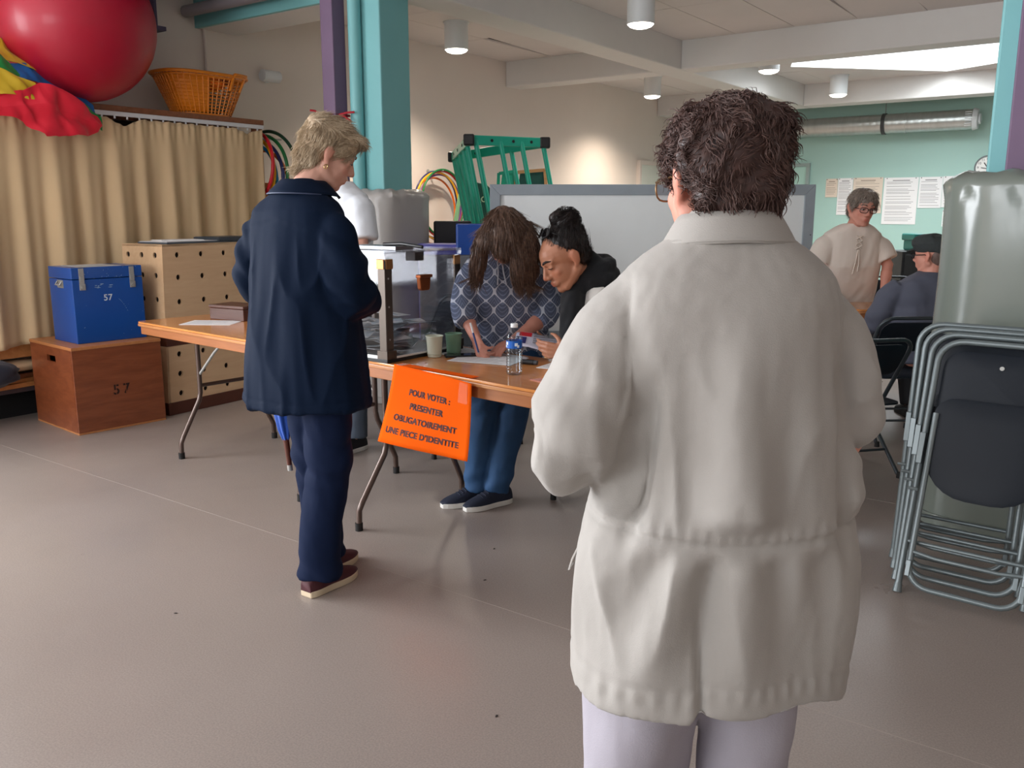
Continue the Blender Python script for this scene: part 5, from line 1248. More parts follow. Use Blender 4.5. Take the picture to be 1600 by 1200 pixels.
def shoe(parent, ank, toe_yaw, m_up, m_sole, L=.26, W=.048, name='shoe', lace=None):
    """sole plus upper; ank is the ankle point (x,y), toe direction by yaw from +Y"""
    R = rotz(toe_yaw); o = V(ank[0], ank[1], 0)
    ys = np.linspace(-.30, .70, 13); half = [.62, .80, .86, .86, .84, .86, .92, .98, 1.0, .97, .86, .66, .34]
    out = [(W * h, L * y) for y, h in zip(ys, half)] + [(-W * h, L * y) for y, h in reversed(list(zip(ys, half)))]
    b = MB(); b.prism(out, 0, .026); b.xf(R, o); s = b.build(name + '_sole', m_sole, parent, bevel=.004)
    b = MB(); rows = []
    for y, h, top in zip(ys, half, (.075, .098, .104, .104, .100, .092, .080, .070, .062, .056, .050, .044, .034)):
        w = W * h * .95; rows.append([V(w * c, L * y, .022 + (top - .022) * max(0, s_) ** .8) for c, s_ in [(math.cos(a), math.sin(a)) for a in np.linspace(0, math.pi, 11)]])
    b.rings(rows); b.xf(R, o); u = b.build(name, m_up, parent, smooth=60); 
    if lace:
        b = MB()
        for k in range(4): y = L * (.16 + .065 * k); zz = .083 - .007 * k; b.tube([(-.024, y, zz - .004), (0, y + .004, zz + .004), (.024, y, zz - .004)], .0026, 5)
        b.xf(R, o); b.build('laces', lace, u)['kind'] = 'stuff'
    return u
def person(label, loc, heading):
    return thing('person', label, 'person', tuple(loc), heading)
def Lc(loc, heading):
    Ri = rotz(-heading); l0 = np.asarray(loc, float)
    return lambda lat, D, z: Ri @ (at(lat, D, z) - l0)
def cloth(scale_xy=7, scale_z=2.0, a=.006, fine=.0018, seed=0, extra=None):
    def f(P, N):
        d = a * pnoise(P, (scale_xy, scale_xy, scale_z), seed) + a * .6 * pnoise(P + P[:, [2, 0, 1]] * .35, (scale_xy * 1.9, scale_xy * 1.9, scale_z * 1.6), seed + 5) + fine * pnoise(P, (28, 28, 22), seed + 9)
        if extra is not None: d = d + extra(P, N)
        return d
    return f

# ======================================================= A: elderly voter in the beige coat, seen from behind
hdA = YAW + .03; locA = at(.318, 1.30)
pa_ = person('person in a long light beige coat and lilac trousers, seen from behind, nearest the viewer', locA, hdA)
M_coat = mat('light_beige_coat_cloth', (166, 161, 155), .8, var=.03, vscale=5, bump=.10, bscale=520, sheen=.15)
M_lilac = mat('pale_lilac_trousers', (166, 161, 170), .8, bump=.1, bscale=400)
HA = Head((-.008, .035, 1.418), .31, .08, -.03, .98)
JA = dict(neck=(0, 0, 1.31), chest=(0, .01, 1.16), pelvis=(0, .02, .80), shL=(-.15, 0, 1.24), shR=(.15, 0, 1.24), elL=(-.215, .0, 1.03), elR=(.185, .0, 1.03), wrL=(-.13, .21, 1.0), wrR=(.09, .20, 1.01), hipL=(-.085, .03, .76), hipR=(.085, .03, .76), kneeL=(-.10, .05, .42), kneeR=(.075, .05, .42), ankL=(-.11, .03, .07), ankR=(.075, .04, .07))
body(pa_, JA, HA, SKIN['rosy'], .006, hands=[((-.12, .225, 1.0), (.55, .8, -.1), (0, 0, -1), 1, {}), ((.07, .215, 1.01), (-.7, .7, -.1), (0, 0, -1), -1, {})])
face_bits(pa_, HA, M_lash)
b = MB()
rows = [((0, -.005, 1.372), .060, .058), ((0, -.004, 1.350), .070, .066), ((0, -.004, 1.328), .092, .078), ((0, -.002, 1.305), .126, .094), ((0, 0, 1.278), .156, .112), ((0, 0, 1.24), .172, .126), ((.002, .0, 1.16), .172, .140), ((.006, .0, 1.08), .174, .145), ((.008, .0, 1.0), .186, .150), ((.004, .0, .92), .204, .156), ((.0, .002, .84), .212, .162), ((-.002, .004, .75), .216, .168), ((-.002, .006, .655), .216, .172)]
torso(b, rows, n=2.25)
sleeve(b, [(-.105, .0, 1.245), (-.158, -.005, 1.185), (-.196, -.012, 1.10), (-.212, .0, 1.035), (-.175, .10, 1.015), (-.13, .21, 1.0)], [.050, .072, .080, .077, .062, .05])
sleeve(b, [(.105, .0, 1.245), (.146, -.003, 1.185), (.164, -.008, 1.11), (.166, .0, 1.05), (.145, .11, 1.02), (.10, .19, 1.01)], [.050, .062, .054, .046, .05, .05])
b.ell((-.195, -.005, 1.012), (.062, .07, .05))
def foldsA(P, N):
    x, y, z = P.T; d = np.zeros(len(P)); back = sstep(.06, -.05, y); body_ = sstep(.20, .16, np.abs(x - .005)) 
    # long soft folds falling from the shoulders, fanning towards the waist seam
    fan = x / (1 + .55 * sstep(1.2, .8, z)); up = sstep(.92, .96, z) * sstep(1.30, 1.12, z)
    d += up * back * (.018 * np.sin(fan * 34 + 1.2 + 2.2 * pnoise(P, (4, 4, 2.5), 2)) + .022 * pnoise(P, (11, 8, 2.6), 4) + .010 * pnoise(P, (22, 8, 4.0), 14)) * (.4 + .6 * sstep(1.15, .95, z))
    rg = np.clip(1 - 2.4 * np.abs(pnoise(P + P[:, [2, 0, 1]] * np.array([.12, 0, 0]), (9, 6, 2.2), 77)), 0, 1) ** 2; d += (.011 * up * sstep(1.26, 1.05, z) + .010 * sstep(.92, .86, z) * sstep(.66, .80, z)) * back * rg
    rg = np.clip(1 - 2.4 * np.abs(pnoise(P, (15, 10, 9), 78)), 0, 1) ** 2; d += .007 * rg * sstep(.15, .19, np.abs(x)) * sstep(.98, 1.02, z) * sstep(1.22, 1.1, z)
    # crease from the left armpit slanting down
    t = x + .135 - (1.08 - z) * -.16; d -= .030 * np.exp(-(t / .017) ** 2) * sstep(.86, .97, z) * sstep(1.17, 1.08, z) * back
    t = x - .155 - (1.08 - z) * .05; d -= .022 * np.exp(-(t / .014) ** 2) * sstep(.80, .95, z) * sstep(1.20, 1.12, z) * back
    # waist seam with small gathers
    s = z - (.922 - .010 * np.cos(x * 7)); d -= .0050 * np.exp(-(s / .0050) ** 2) * back; d += .0015 * np.exp(-((s - .008) / .006) ** 2) * back
    d += .0012 * np.sin(x * 330 + 3 * pnoise(P, (20, 20, 4), 7)) * np.exp(-((s - .012) / .012) ** 2) * back
    # skirt: diagonal pleats spreading from the seam
    lo = sstep(.92, .87, z) * (.45 + .55 * sstep(.66, .78, z)); q = .922 - z
    for x1, k, wd, am in ((-.035, -.16, .026, -.020), (.045, .16, .030, -.017), (-.10, -.42, .034, -.011), (.115, .1, .03, -.013), (.0, .05, .03, .011), (-.075, -.25, .03, .011), (.155, .16, .022, .010)):
        t = x - x1 - k * q; d += am * np.exp(-(t / (wd * (.5 + 1.6 * np.clip(q, 0, .3) / .3))) ** 2) * lo * back * sstep(.0, .05, q)
    # back vent: left leaf lies over the right one
    v = x + .060 + .05 * (z - .7); d += (.009 * sstep(.006, -.006, v) * sstep(-.10, -.01, v) - .006 * np.exp(-((v - .007) / .006) ** 2)) * sstep(.86, .72, z) * back
    # hem band
    h = z - .703; d -= .0022 * np.exp(-(h / .004) ** 2); d += .0016 * np.sin(x * 260) * np.exp(-((h + .012) / .012) ** 2)
    # sleeves
    arm = sstep(.15, .20, np.abs(x)) * sstep(.98, 1.02, z) 
    d += arm * (.008 * np.sin(z * 48 - np.abs(x) * 50 + 2 * pnoise(P, (9, 9, 9), 3)) * sstep(1.16, 1.04, z) + .005 * pnoise(P, (14, 10, 6), 6))
    # shoulder seams
    for sg in (-1, 1):
        t = sg * x - .150 - (1.26 - z) * .12; d -= .0032 * np.exp(-(t / .0045) ** 2) * sstep(1.06, 1.12, z) * sstep(1.30, 1.26, z)
    return d + .0035 * pnoise(P, (9, 9, 3.2), 11) + .0008 * pnoise(P, (60, 60, 40), 12)
def hemA(P):
    x, y, z = P.T; w = sstep(.80, .672, z)
    lf = sstep(-.056, -.066, x); dz = lf * (-.004 - .010 * np.cos((x + .10) * 16)) + (1 - lf) * (-.002) - .022 * sstep(.12, .21, np.abs(x))
    P = P.copy(); P[:, 2] += w * dz; P[:, 0] += -.006 * sstep(1.0, .70, z) * (x < 0) * sstep(.1, .2, -x); return P
sculpt(b, 'coat', M_coat, pa_, .0058, 4, disp=foldsA, post=hemA)
# collar
def collar(root, m, c, rin, z_in, rout, z_out, gap=.5, tilt=0.0, name='collar', depth=1.0, back_y=0.0, th=.004):
    G = []
    for j, t in enumerate(np.linspace(0, 1, 9)):
        row = []
        for a in np.linspace(math.pi / 2 + gap, math.pi * 2.5 - gap, 60):
            u = abs(((a - math.pi * 1.5)) / (math.pi - gap))       # 0 at the nape, 1 at the front points
            if t < .35: r = rin + (.006) * t / .35; z = z_in + .016 * math.sin(t / .35 * math.pi / 2)
            else: q = (t - .35) / .65; r = rin + .006 + (rout - rin - .006) * q ** .9; z = z_in + .016 - (z_in + .016 - z_out) * q - .010 * q * u ** 2
            row.append((c[0] + r * math.cos(a), c[1] + back_y + r * depth * math.sin(a), c[2] + z + tilt * u))
        G.append(row)
    b = MB(); b.grid(G); return b.build(name, m, root, smooth=180, solid=th)
collar(pa_, M_coat, (0, .002, 0), .064, 1.356, .098, 1.328, .45, -.012, depth=.92)
b = MB(); b.tube([(-.0985 * math.cos(a), .002 + .0915 * math.sin(a), 1.332 - .012 * abs((a + math.pi / 2) / 1.5) ** 2) for a in np.linspace(-math.pi / 2 - 1.5, -math.pi / 2 + 1.5, 40)], .0022, 6); b.build('collar_seam', M_coat, pa_, smooth=60)
b = MB(); b.tube([(-.212, .02, .845), (-.221, .02, .825), (-.226, .02, .808), (-.219, .02, .820)], .0022, 6); b.build('drawstring', M_coat, pa_, smooth=60)
b = MB()
for s, xt, xb, q in ((-1, -.104, -.108, 1.0), (1, .078, .078, .84)):
    b.tube([(xt, .025, .80), (xt, .03, .60), (xb, .04, .42), (xb, .035, .2), (xb, .03, .03)], [.104 * q, .096 * q, .088 * q, .085 * q, .082 * q], 24)
torso(b, [((-.016, .02, .86), .17, .12), ((-.016, .02, .78), .18, .12), ((-.016, .025, .70), .165, .10)])
sculpt(b, 'trousers', M_lilac, pa_, .008, 3, disp=cloth(9, 3, .006, .001, 21, lambda P, N: .008 * np.sin((P[:, 0] * 22 - P[:, 2] * 16)) * sstep(.40, .55, P[:, 2]) * sstep(.05, -.05, P[:, 1])))
M_shoeA = mat('beige_shoe_leather', (150, 130, 110), .5)
for x in (-.106, .076): shoe(pa_, (x, .03), 0, M_shoeA, M_rub, .24)
M_hairA = mat('dark_auburn_hair', (82, 58, 52), .5, rgb2=(56, 40, 38), vscale=60)
M_hairA2 = mat('auburn_hair_strand', (98, 72, 64), .5, rgb2=(72, 52, 48), vscale=90)
b = MB(); b.ell((0, -.008, .040), (.084, .100, .078), seg=24, rng=14); b.ell((0, -.050, -.010), (.074, .058, .078), seg=24, rng=14); b.ell((.012, .045, .066), (.060, .050, .045)); b.ell((.0, -.078, .042), (.070, .046, .066)); b.ell((.042, -.045, .005), (.036, .050, .062)); b.ell((-.050, -.05, .02), (.036, .050, .055)); b.ell((0, -.056, -.062), (.050, .030, .034))
rsA = np.random.RandomState(3)
for k in range(70):                                       # loose curls give the lumpy outline
    th, ph = rsA.uniform(.15, 1.9), rsA.uniform(0, 6.28); d = V(math.sin(th) * math.cos(ph), math.sin(th) * math.sin(ph), math.cos(th)); q = V(0, -.012, .032) + d * V(.074, .090, .078) + V(-.003, 0, 0)
    if q[1] > .02 and q[2] < .02: continue
    b.ell(q, np.array((.015, .015, .013)) * rsA.uniform(.7, 1.25))
swirl = lambda Q: np.stack([pnoise(Q, (22, 22, 22), 1) * 1.2 + Q[:, 0] * 4, pnoise(Q, (22, 22, 22), 2) * 1.2 - .3, pnoise(Q, (22, 22, 22), 3) * 1.2 - .55], 1)
hair(pa_, HA, b, M_hairA, swirl, 9000, .030, .007, (34, 34, 34), .0055, m2=M_hairA2, curl=.40, curl_freq=190, lift=.06, rad=.0009, step_noise=.05)
M_clear_lens = bpy.data.materials.new('clear_lens'); M_clear_lens.use_nodes = True; _acr(M_clear_lens, (.86, .88, .9), 1.5)
glasses(pa_, HA, mat('brown_gold_metal', (120, 92, 60), .3, .7), M_clear_lens, .022, .018, .108, -.006, .0016)

# ======================================================= B: blonde voter in the navy coat
hdB = .0; locB = at(-.735, 3.06)
pb = person('person with short blond hair in a navy coat standing at the table, back turned', locB, hdB)
M_navy = mat('navy_coat_cloth', (8, 24, 46), .8, var=.08, vscale=6, bump=.08, bscale=400, spec=.15)
M_navy_t = mat('navy_trouser_cloth', (17, 29, 56), .8, spec=.15, var=.06, vscale=6, bump=.08, bscale=400)
HB = Head((.035, .115, 1.565), -.52, .42, .05, .95)
JB = dict(neck=(.0, .02, 1.42), chest=(0, .01, 1.25), pelvis=(0, .0, .88), shL=(-.17, 0, 1.36), shR=(.17, 0, 1.36), elL=(-.23, .0, 1.12), elR=(.225, .02, 1.10), wrL=(-.12, .24, 1.08), wrR=(.04, .22, 1.06), hipL=(-.03, .03, .84), hipR=(.09, 0, .84), kneeL=(-.025, .04, .46), kneeR=(.085, .01, .46), ankL=(-.055, .10, .07), ankR=(.055, -.02, .07))
body(pb, JB, HB, SKIN['fair'], .006, hands=[((-.11, .25, 1.08), (.5, .85, -.1), (0, .0, -1), 1, {}), ((.03, .23, 1.06), (-.6, .8, -.1), (0, 0, -1), -1, {})])
face_bits(pb, HB, mat('blond_brow', (150, 122, 92), .7), .35, .003)
b = MB()
torso(b, [((0, .045, 1.475), .066, .064), ((0, .03, 1.45), .082, .078), ((0, .015, 1.425), .115, .088), ((0, .008, 1.40), .158, .098), ((0, .0, 1.37), .188, .110), ((0, 0, 1.30), .196, .128), ((0, 0, 1.20), .192, .140), ((0, 0, 1.08), .196, .148), ((0, 0, .96), .212, .162), ((0, 0, .82), .232, .182), ((0, 0, .70), .248, .196)], n=2.2)
sleeve(b, [(-.12, 0, 1.35), (-.182, -.012, 1.29), (-.214, -.02, 1.19), (-.222, .0, 1.105), (-.18, .12, 1.085), (-.10, .22, 1.08)], [.05, .070, .074, .072, .060, .052])
sleeve(b, [(.12, 0, 1.35), (.178, .0, 1.29), (.206, .0, 1.19), (.212, .03, 1.09), (.15, .15, 1.07), (.04, .22, 1.06)], [.05, .070, .074, .072, .060, .052])
def foldsB(P, N):
    x, y, z = P.T; d = .006 * np.sin(x * 44 / (1 + .3 * sstep(1.2, .7, z)) + 1.5 * pnoise(P, (5, 5, 2), 4) + y * 20) * sstep(1.25, .95, z) + .006 * pnoise(P, (12, 12, 3), 31)
    d -= .010 * np.exp(-((x + .155 + (1.2 - z) * .10) / .013) ** 2) * sstep(.95, 1.05, z) * sstep(1.28, 1.2, z) * (y < .05)
    d -= .003 * np.exp(-((z - .735) / .004) ** 2)
    cape = z - (1.345 - .20 * np.abs(x + .0) ** 1.0 * 1.0); d += .0035 * sstep(-.004, .004, cape) * (y < .02) * sstep(.25, .1, np.abs(x))
    arm = sstep(.17, .21, np.abs(x)) * sstep(.99, 1.03, z); d += arm * .006 * np.sin(z * 55 + x * 40 + 2 * pnoise(P, (9, 9, 9), 3))
    d += .011 * np.clip(1 - 2.4 * np.abs(pnoise(P, (9, 7, 2.0), 79)), 0, 1) ** 2 * sstep(1.32, 1.15, z)
    return d
sculpt(b, 'coat', M_navy, pb, .008, 3, disp=foldsB)
collar(pb, M_navy, (.0, .030, 0), .070, 1.462, .126, 1.432, .5, -.01, depth=.95)
b = MB(); b.tube([(-.127 * math.cos(a), .030 + .1215 * math.sin(a), 1.430 - .008 * abs((a + math.pi / 2) / 1.5) ** 2) for a in np.linspace(-math.pi / 2 - 1.3, -math.pi / 2 + 1.3, 36)], .0025, 6); b.build('collar_edge', mat('navy_edge', (52, 62, 88), .6), pb, smooth=60)
b = MB()
sleeve(b, [(-.03, .03, .90), (-.022, .03, .66), (-.025, .045, .46), (-.045, .085, .25), (-.055, .10, .075)], [.095, .082, .074, .072, .076], 24)
sleeve(b, [(.10, 0, .90), (.098, .005, .66), (.085, .01, .46), (.066, -.02, .25), (.055, -.025, .06)], [.10, .088, .078, .076, .078], 24)
sculpt(b, 'trousers', M_navy_t, pb, .008, 2, disp=cloth(11, 3, .005, .0012, 22, lambda P, N: .006 * np.sin(P[:, 2] * 46 + P[:, 0] * 30 + 2 * pnoise(P, (8, 8, 8), 2)) * (sstep(.38, .46, P[:, 2]) * sstep(.68, .56, P[:, 2]) + 1.2 * sstep(.18, .08, P[:, 2]))))
M_maroon = mat('maroon_suede', (74, 28, 36), .6, var=.15, vscale=12); M_cream_sole = mat('cream_rubber_sole', (206, 188, 160), .6)
shoe(pb, (-.055, .10), .06, M_maroon, M_cream_sole, .245, .043, lace=M_navy_t); sR = shoe(pb, (.055, -.02), .02, M_maroon, M_cream_sole, .25, .044, lace=M_navy_t)
M_blond = mat('ash_blond_hair', (190, 168, 140), .45, rgb2=(160, 138, 112), vscale=50, stretch=(1, 1, 1)); M_blond2 = mat('blond_strand', (206, 186, 158), .4, rgb2=(164, 142, 114), vscale=120)
b = MB(); b.ell((0, -.010, .048), (.084, .108, .082), seg=24, rng=14); b.ell((0, -.052, -.012), (.072, .058, .078), seg=24, rng=14); b.ell((.010, .052, .084), (.060, .048, .030)); b.ell((.02, .072, .084), (.042, .028, .018)); b.ell((0, -.06, .06), (.075, .055, .06)); b.ell((0, -.07, -.07), (.045, .03, .03)); b.ell((.060, .035, .050), (.022, .045, .035)); b.ell((-.060, .035, .050), (.022, .045, .035))
def flowB(Q):
    x, y, z = Q.T; t = sstep(.05, .10, z); s_ = sstep(-.02, .05, y)
    f = np.stack([.15 + 0 * x, .95 + 0 * x, -.15 - .3 * y], 1) * t[:, None] + np.stack([0 * x, -.25 - .55 * s_, -.8 + .5 * s_], 1) * (1 - t)[:, None]
    return f + .35 * np.stack([pnoise(Q, (18, 18, 18), 1), pnoise(Q, (18, 18, 18), 2), pnoise(Q, (18, 18, 18), 3)], 1)
hair(pb, HB, b, M_blond, flowB, 6500, .045, .006, (24, 10, 24), .006, m2=M_blond2, lift=.16, rad=.0010, step_noise=.04, curl=.12, curl_freq=60)
b = MB(); b.tube([HB.p(.084, -.006 + .0055 * math.cos(a), -.052 + .0075 * math.sin(a)) for a in np.linspace(0, 6.28, 14, endpoint=False)], .0018, 6, closed=True); b.build('earring', mat('gold_earring', (220, 190, 130), .25, 1), pb, smooth=60)
# ======================================================= C: man in the white T-shirt, mostly hidden behind the blonde voter
hdC = math.radians(172); locC = at(-.972, 5.05); LC = Lc(locC, hdC)
pc_ = person('person in a white T-shirt and grey jeans, mostly hidden behind the navy coat', locC, hdC)
HC_ = Head((.02, .03, 1.66), .2, .25, 0, 1.0)
JC = dict(neck=(0, 0, 1.52), chest=(0, .02, 1.32), pelvis=(0, 0, .95), shR=(.19, 0, 1.45), shL=(-.20, 0, 1.44), elR=(.25, .05, 1.17), elL=(-.245, .04, 1.17), wrR=(.12, .26, 1.12), wrL=(-.16, .27, 1.20), hipL=(-.09, 0, .92), hipR=(.09, 0, .92), kneeL=(-.11, .03, .50), kneeR=(.10, .02, .50), ankL=(-.13, .06, .08), ankR=(.12, -.04, .08))
body(pc_, JC, HC_, SKIN['fair'], .0075, hands=[(JC['wrL'], (.5, .85, -.1), (0, 0, -1), 1, {}), (JC['wrR'], (-.4, .9, 0), (0, 0, -1), -1, {})])
face_bits(pc_, HC_, M_lash, .3)
M_tee = mat('white_cotton', (226, 230, 236), .85, bump=.08, bscale=300)
b = MB(); torso(b, [((0, 0, 1.535), .075, .068), ((0, 0, 1.50), .12, .09), ((0, 0, 1.465), .19, .11), ((0, 0, 1.38), .215, .13), ((0, 0, 1.2), .215, .14), ((0, 0, 1.0), .21, .14), ((0, 0, .88), .215, .145)])
sleeve(b, [(.12, 0, 1.425), (.190, .01, 1.37), (.238, .035, 1.23)], [.055, .080, .082]); sleeve(b, [(-.12, 0, 1.425), (-.195, .01, 1.37), (-.240, .03, 1.215)], [.055, .080, .084])
sculpt(b, 'tshirt', M_tee, pc_, .008, 3, disp=cloth(8, 4, .008, .001, 41))
M_gjean = mat('grey_blue_jeans', (74, 84, 98), .85, var=.12, vscale=14, bump=.1, bscale=300)
b = MB(); sleeve(b, [(-.10, 0, .93), (-.11, .03, .5), (-.13, .05, .08)], [.12, .085, .075]); sleeve(b, [(.10, 0, .93), (.10, .02, .5), (.12, -.04, .08)], [.12, .085, .075])
sculpt(b, 'jeans', M_gjean, pc_, .009, 2, disp=cloth(10, 6, .007, .001, 42))
M_blk_shoe = mat('black_canvas_shoe', (26, 26, 30), .7); M_wsole = mat('white_rubber_sole', (218, 216, 210), .5)
shoe(pc_, (-.13, .06), .15, M_blk_shoe, M_wsole, .28, .05, lace=M_black); shoe(pc_, (.12, -.04), -.7, M_blk_shoe, M_wsole, .28, .05, lace=M_black)
b = MB(); b.ell((0, -.012, .045), (.080, .100, .080)); b.ell((0, -.05, -.01), (.074, .058, .075))
hair(pc_, HC_, b, mat('dark_grey_hair', (78, 72, 68), .5), lambda Q: np.stack([0 * Q[:, 0], .2 + 0 * Q[:, 0], -.8 + 0 * Q[:, 0]], 1), 800, .03, .004, voxel=.008, lift=.2)

# ======================================================= D: woman in the leaf print blouse, writing
hdD = math.radians(207); locD = at(-.02, 4.06); LD = Lc(locD, hdD)
pd_ = person('person in a blue leaf print blouse with long brown hair, bent over the table writing', locD, hdD)
XD = unit(LD(-1, 4, 0) - LD(0, 4, 0)); YD = np.cross(V(0, 0, 1), XD)          # her right is to the image left
HD = Head(LD(-.035, 3.93, 1.262), math.atan2(-YD[0], YD[1]) + .12, .98, .0, .98)
JD = dict(neck=LD(-.035, 4.05, 1.185), chest=LD(-.03, 4.10, 1.06), pelvis=LD(-.01, 4.2, .80), shR=LD(-.185, 4.10, 1.125), shL=LD(.13, 4.12, 1.125), elR=LD(-.225, 4.02, .92), elL=LD(.165, 4.06, .90), wrR=LD(-.165, 3.90, .815), wrL=LD(.01, 3.93, .795),
          hipR=LD(-.09, 4.2, .79), hipL=LD(.07, 4.2, .79), kneeR=LD(-.135, 3.98, .46), kneeL=LD(.0, 4.0, .46), ankR=LD(-.175, 4.00, .09), ankL=LD(-.075, 3.97, .09))
fR = LD(-.135, 3.82, .752) - LD(-.165, 3.90, .815); fL = LD(-.075, 3.87, .755) - LD(.01, 3.93, .795)
body(pd_, JD, HD, SKIN['rosy'], .0055, hands=[(JD['wrR'], fR, LD(.05, 4.0, .70) - LD(-.16, 4.0, .80), -1, dict(curl=(.55, .7, .4), thumb=.9)), (JD['wrL'], fL, (0, 0, -1), -1, dict(curl=(.30, .35, .25), thumb=.3))])
face_bits(pd_, HD, mat('brown_brow', (86, 62, 50), .7), .3)
glasses(pd_, HD, mat('pinkish_metal_frame', (170, 150, 150), .3, .6), M_clear_lens, .024, .018, .106)
M_leaf = leaf_print()
b = MB()
torso(b, [(LD(-.035, 4.03, 1.20), .075, .065), (LD(-.035, 4.05, 1.175), .13, .082), (LD(-.03, 4.07, 1.14), .172, .10), (LD(-.03, 4.09, 1.07), .178, .122), (LD(-.03, 4.11, .98), .178, .135), (LD(-.02, 4.14, .88), .182, .14), (LD(-.01, 4.17, .77), .192, .145), (LD(-.005, 4.19, .70), .195, .15)], XD, YD)
sleeve(b, [LD(-.15, 4.09, 1.125), LD(-.20, 4.07, 1.05), LD(-.222, 4.03, .96), LD(-.222, 3.99, .915), LD(-.205, 3.95, .875)], [.062, .068, .062, .058, .050])
sleeve(b, [LD(.10, 4.10, 1.125), LD(.145, 4.10, 1.06), LD(.170, 4.08, .97), LD(.168, 4.05, .905), LD(.125, 4.01, .865)], [.062, .068, .062, .058, .050])
sculpt(b, 'blouse', M_leaf, pd_, .007, 3, disp=cloth(10, 5, .007, .0015, 51, lambda P, N: -.003 * np.exp(-((P[:, 2] - .915) / .005) ** 2)))
b = MB()
for s in (-1, 1): b.tube([LD(-.055 + s * .010, 3.955, 1.16), LD(-.050 + s * .012, 3.94, 1.10), LD(-.045 + s * .020, 3.945, 1.045)], .0035, 6)
b.build('neck_ties', mat('pale_blue_cord', (196, 202, 214), .7), pd_, smooth=60)
M_jean = mat('blue_jeans', (40, 76, 116), .8, var=.15, vscale=12, bump=.1, bscale=350)
b = MB()
sleeve(b, [LD(-.085, 4.18, .80), LD(-.115, 4.08, .60), LD(-.14, 3.98, .42), LD(-.160, 3.99, .25), LD(-.172, 4.00, .07)], [.105, .090, .074, .064, .057], 22)
sleeve(b, [LD(.07, 4.18, .80), LD(.03, 4.08, .60), LD(.0, 3.99, .42), LD(-.040, 3.98, .25), LD(-.072, 3.97, .065)], [.105, .092, .076, .067, .058], 22)
sculpt(b, 'jeans', M_jean, pd_, .0075, 2, disp=cloth(10, 6, .006, .001, 52, lambda P, N: .005 * np.sin(P[:, 2] * 60 + P[:, 0] * 30) * (sstep(.40, .48, P[:, 2]) + sstep(.22, .12, P[:, 2]))))
M_nshoe = mat('navy_suede_shoe', (30, 36, 54), .8, bump=.1, bscale=200)
for q, yw in ((LD(-.175, 4.00, 0), -.92), (LD(-.075, 3.97, 0), -.80)): shoe(pd_, (q[0], q[1]), yw, M_nshoe, M_wsole, .255, .047, lace=M_nshoe)
M_brown_hair = mat('brown_hair', (112, 86, 70), .45, rgb2=(70, 50, 42), vscale=40); M_brown2 = mat('brown_strand', (118, 90, 72), .4, rgb2=(74, 54, 46), vscale=90)
b = MB(); c = HD.c
hb = MB(); hb.ell((0, -.004, .048), (.090, .114, .084), seg=24, rng=14); hb.ell((0, -.05, -.01), (.085, .07, .085)); hb.ell((0, .055, .075), (.066, .05, .045)); HD.xf(hb); b.add(hb.v, hb.f)
sleeve(b, [LD(-.095, 3.91, 1.29), LD(-.132, 3.90, 1.22), LD(-.150, 3.91, 1.14), LD(-.155, 3.92, 1.085)], [.040, .038, .032, .026])
sleeve(b, [LD(.03, 3.93, 1.31), LD(.056, 3.90, 1.23), LD(.064, 3.90, 1.15), LD(.058, 3.905, 1.055)], [.056, .058, .052, .036])
sleeve(b, [LD(.005, 3.905, 1.30), LD(.025, 3.87, 1.22), LD(.028, 3.87, 1.13), LD(.032, 3.88, 1.06)], [.046, .040, .036, .026])
part_x = LD(-.045, 3.9, 1.3)[0]
def flowD(P): x = P[:, 0] - part_x; return np.stack([np.clip(x * 1.6, -.22, .22), .25 * sstep(1.30, 1.38, P[:, 2]), -1 + 0 * x], 1) + .12 * np.stack([pnoise(P, (16, 16, 8), 1), pnoise(P, (16, 16, 8), 2), 0 * x], 1)
_inv = HD.inv
class _W:                                                  # strands of D follow gravity in her own frame
    R = np.eye(3); c = np.zeros(3); k = 1.0
    def inv(s, P): return P
    def xf(s, mb): return mb
hair(pd_, _W(), b, M_brown_hair, flowD, 7000, .075, .006, (34, 34, 5), .0065, local=False, m2=M_brown2, lift=.01, rad=.0012, step_noise=.02)
# her pen
pn_ = thing('pen', 'white and blue ballpoint pen in the hand of the woman in the leaf print blouse', 'pen', tuple(at(-.145, 3.80, .752)))
tip = V(0, 0, 0); up = unit(at(-.19, 3.86, .90) - at(-.145, 3.80, .752))
b = MB(); b.tube([up * .008, up * .10], .0042, 10); b.build('barrel', mat('blue_pen', (40, 70, 130), .35), pn_, smooth=60); b = MB(); b.tube([up * .10, up * .148], .0042, 10); b.build('upper_barrel', mat('white_pen', (230, 230, 232), .3), pn_, smooth=60)
b = MB(); b.tube([tip, up * .008], [.001, .0035], 8); b.build('nib', M_zinc, pn_, smooth=60)
b = MB(); b.tube([up * .145 + V(.005, 0, 0), up * .11 + V(.006, 0, 0)], .0014, 6); b.build('clip', M_zinc, pn_, smooth=60)

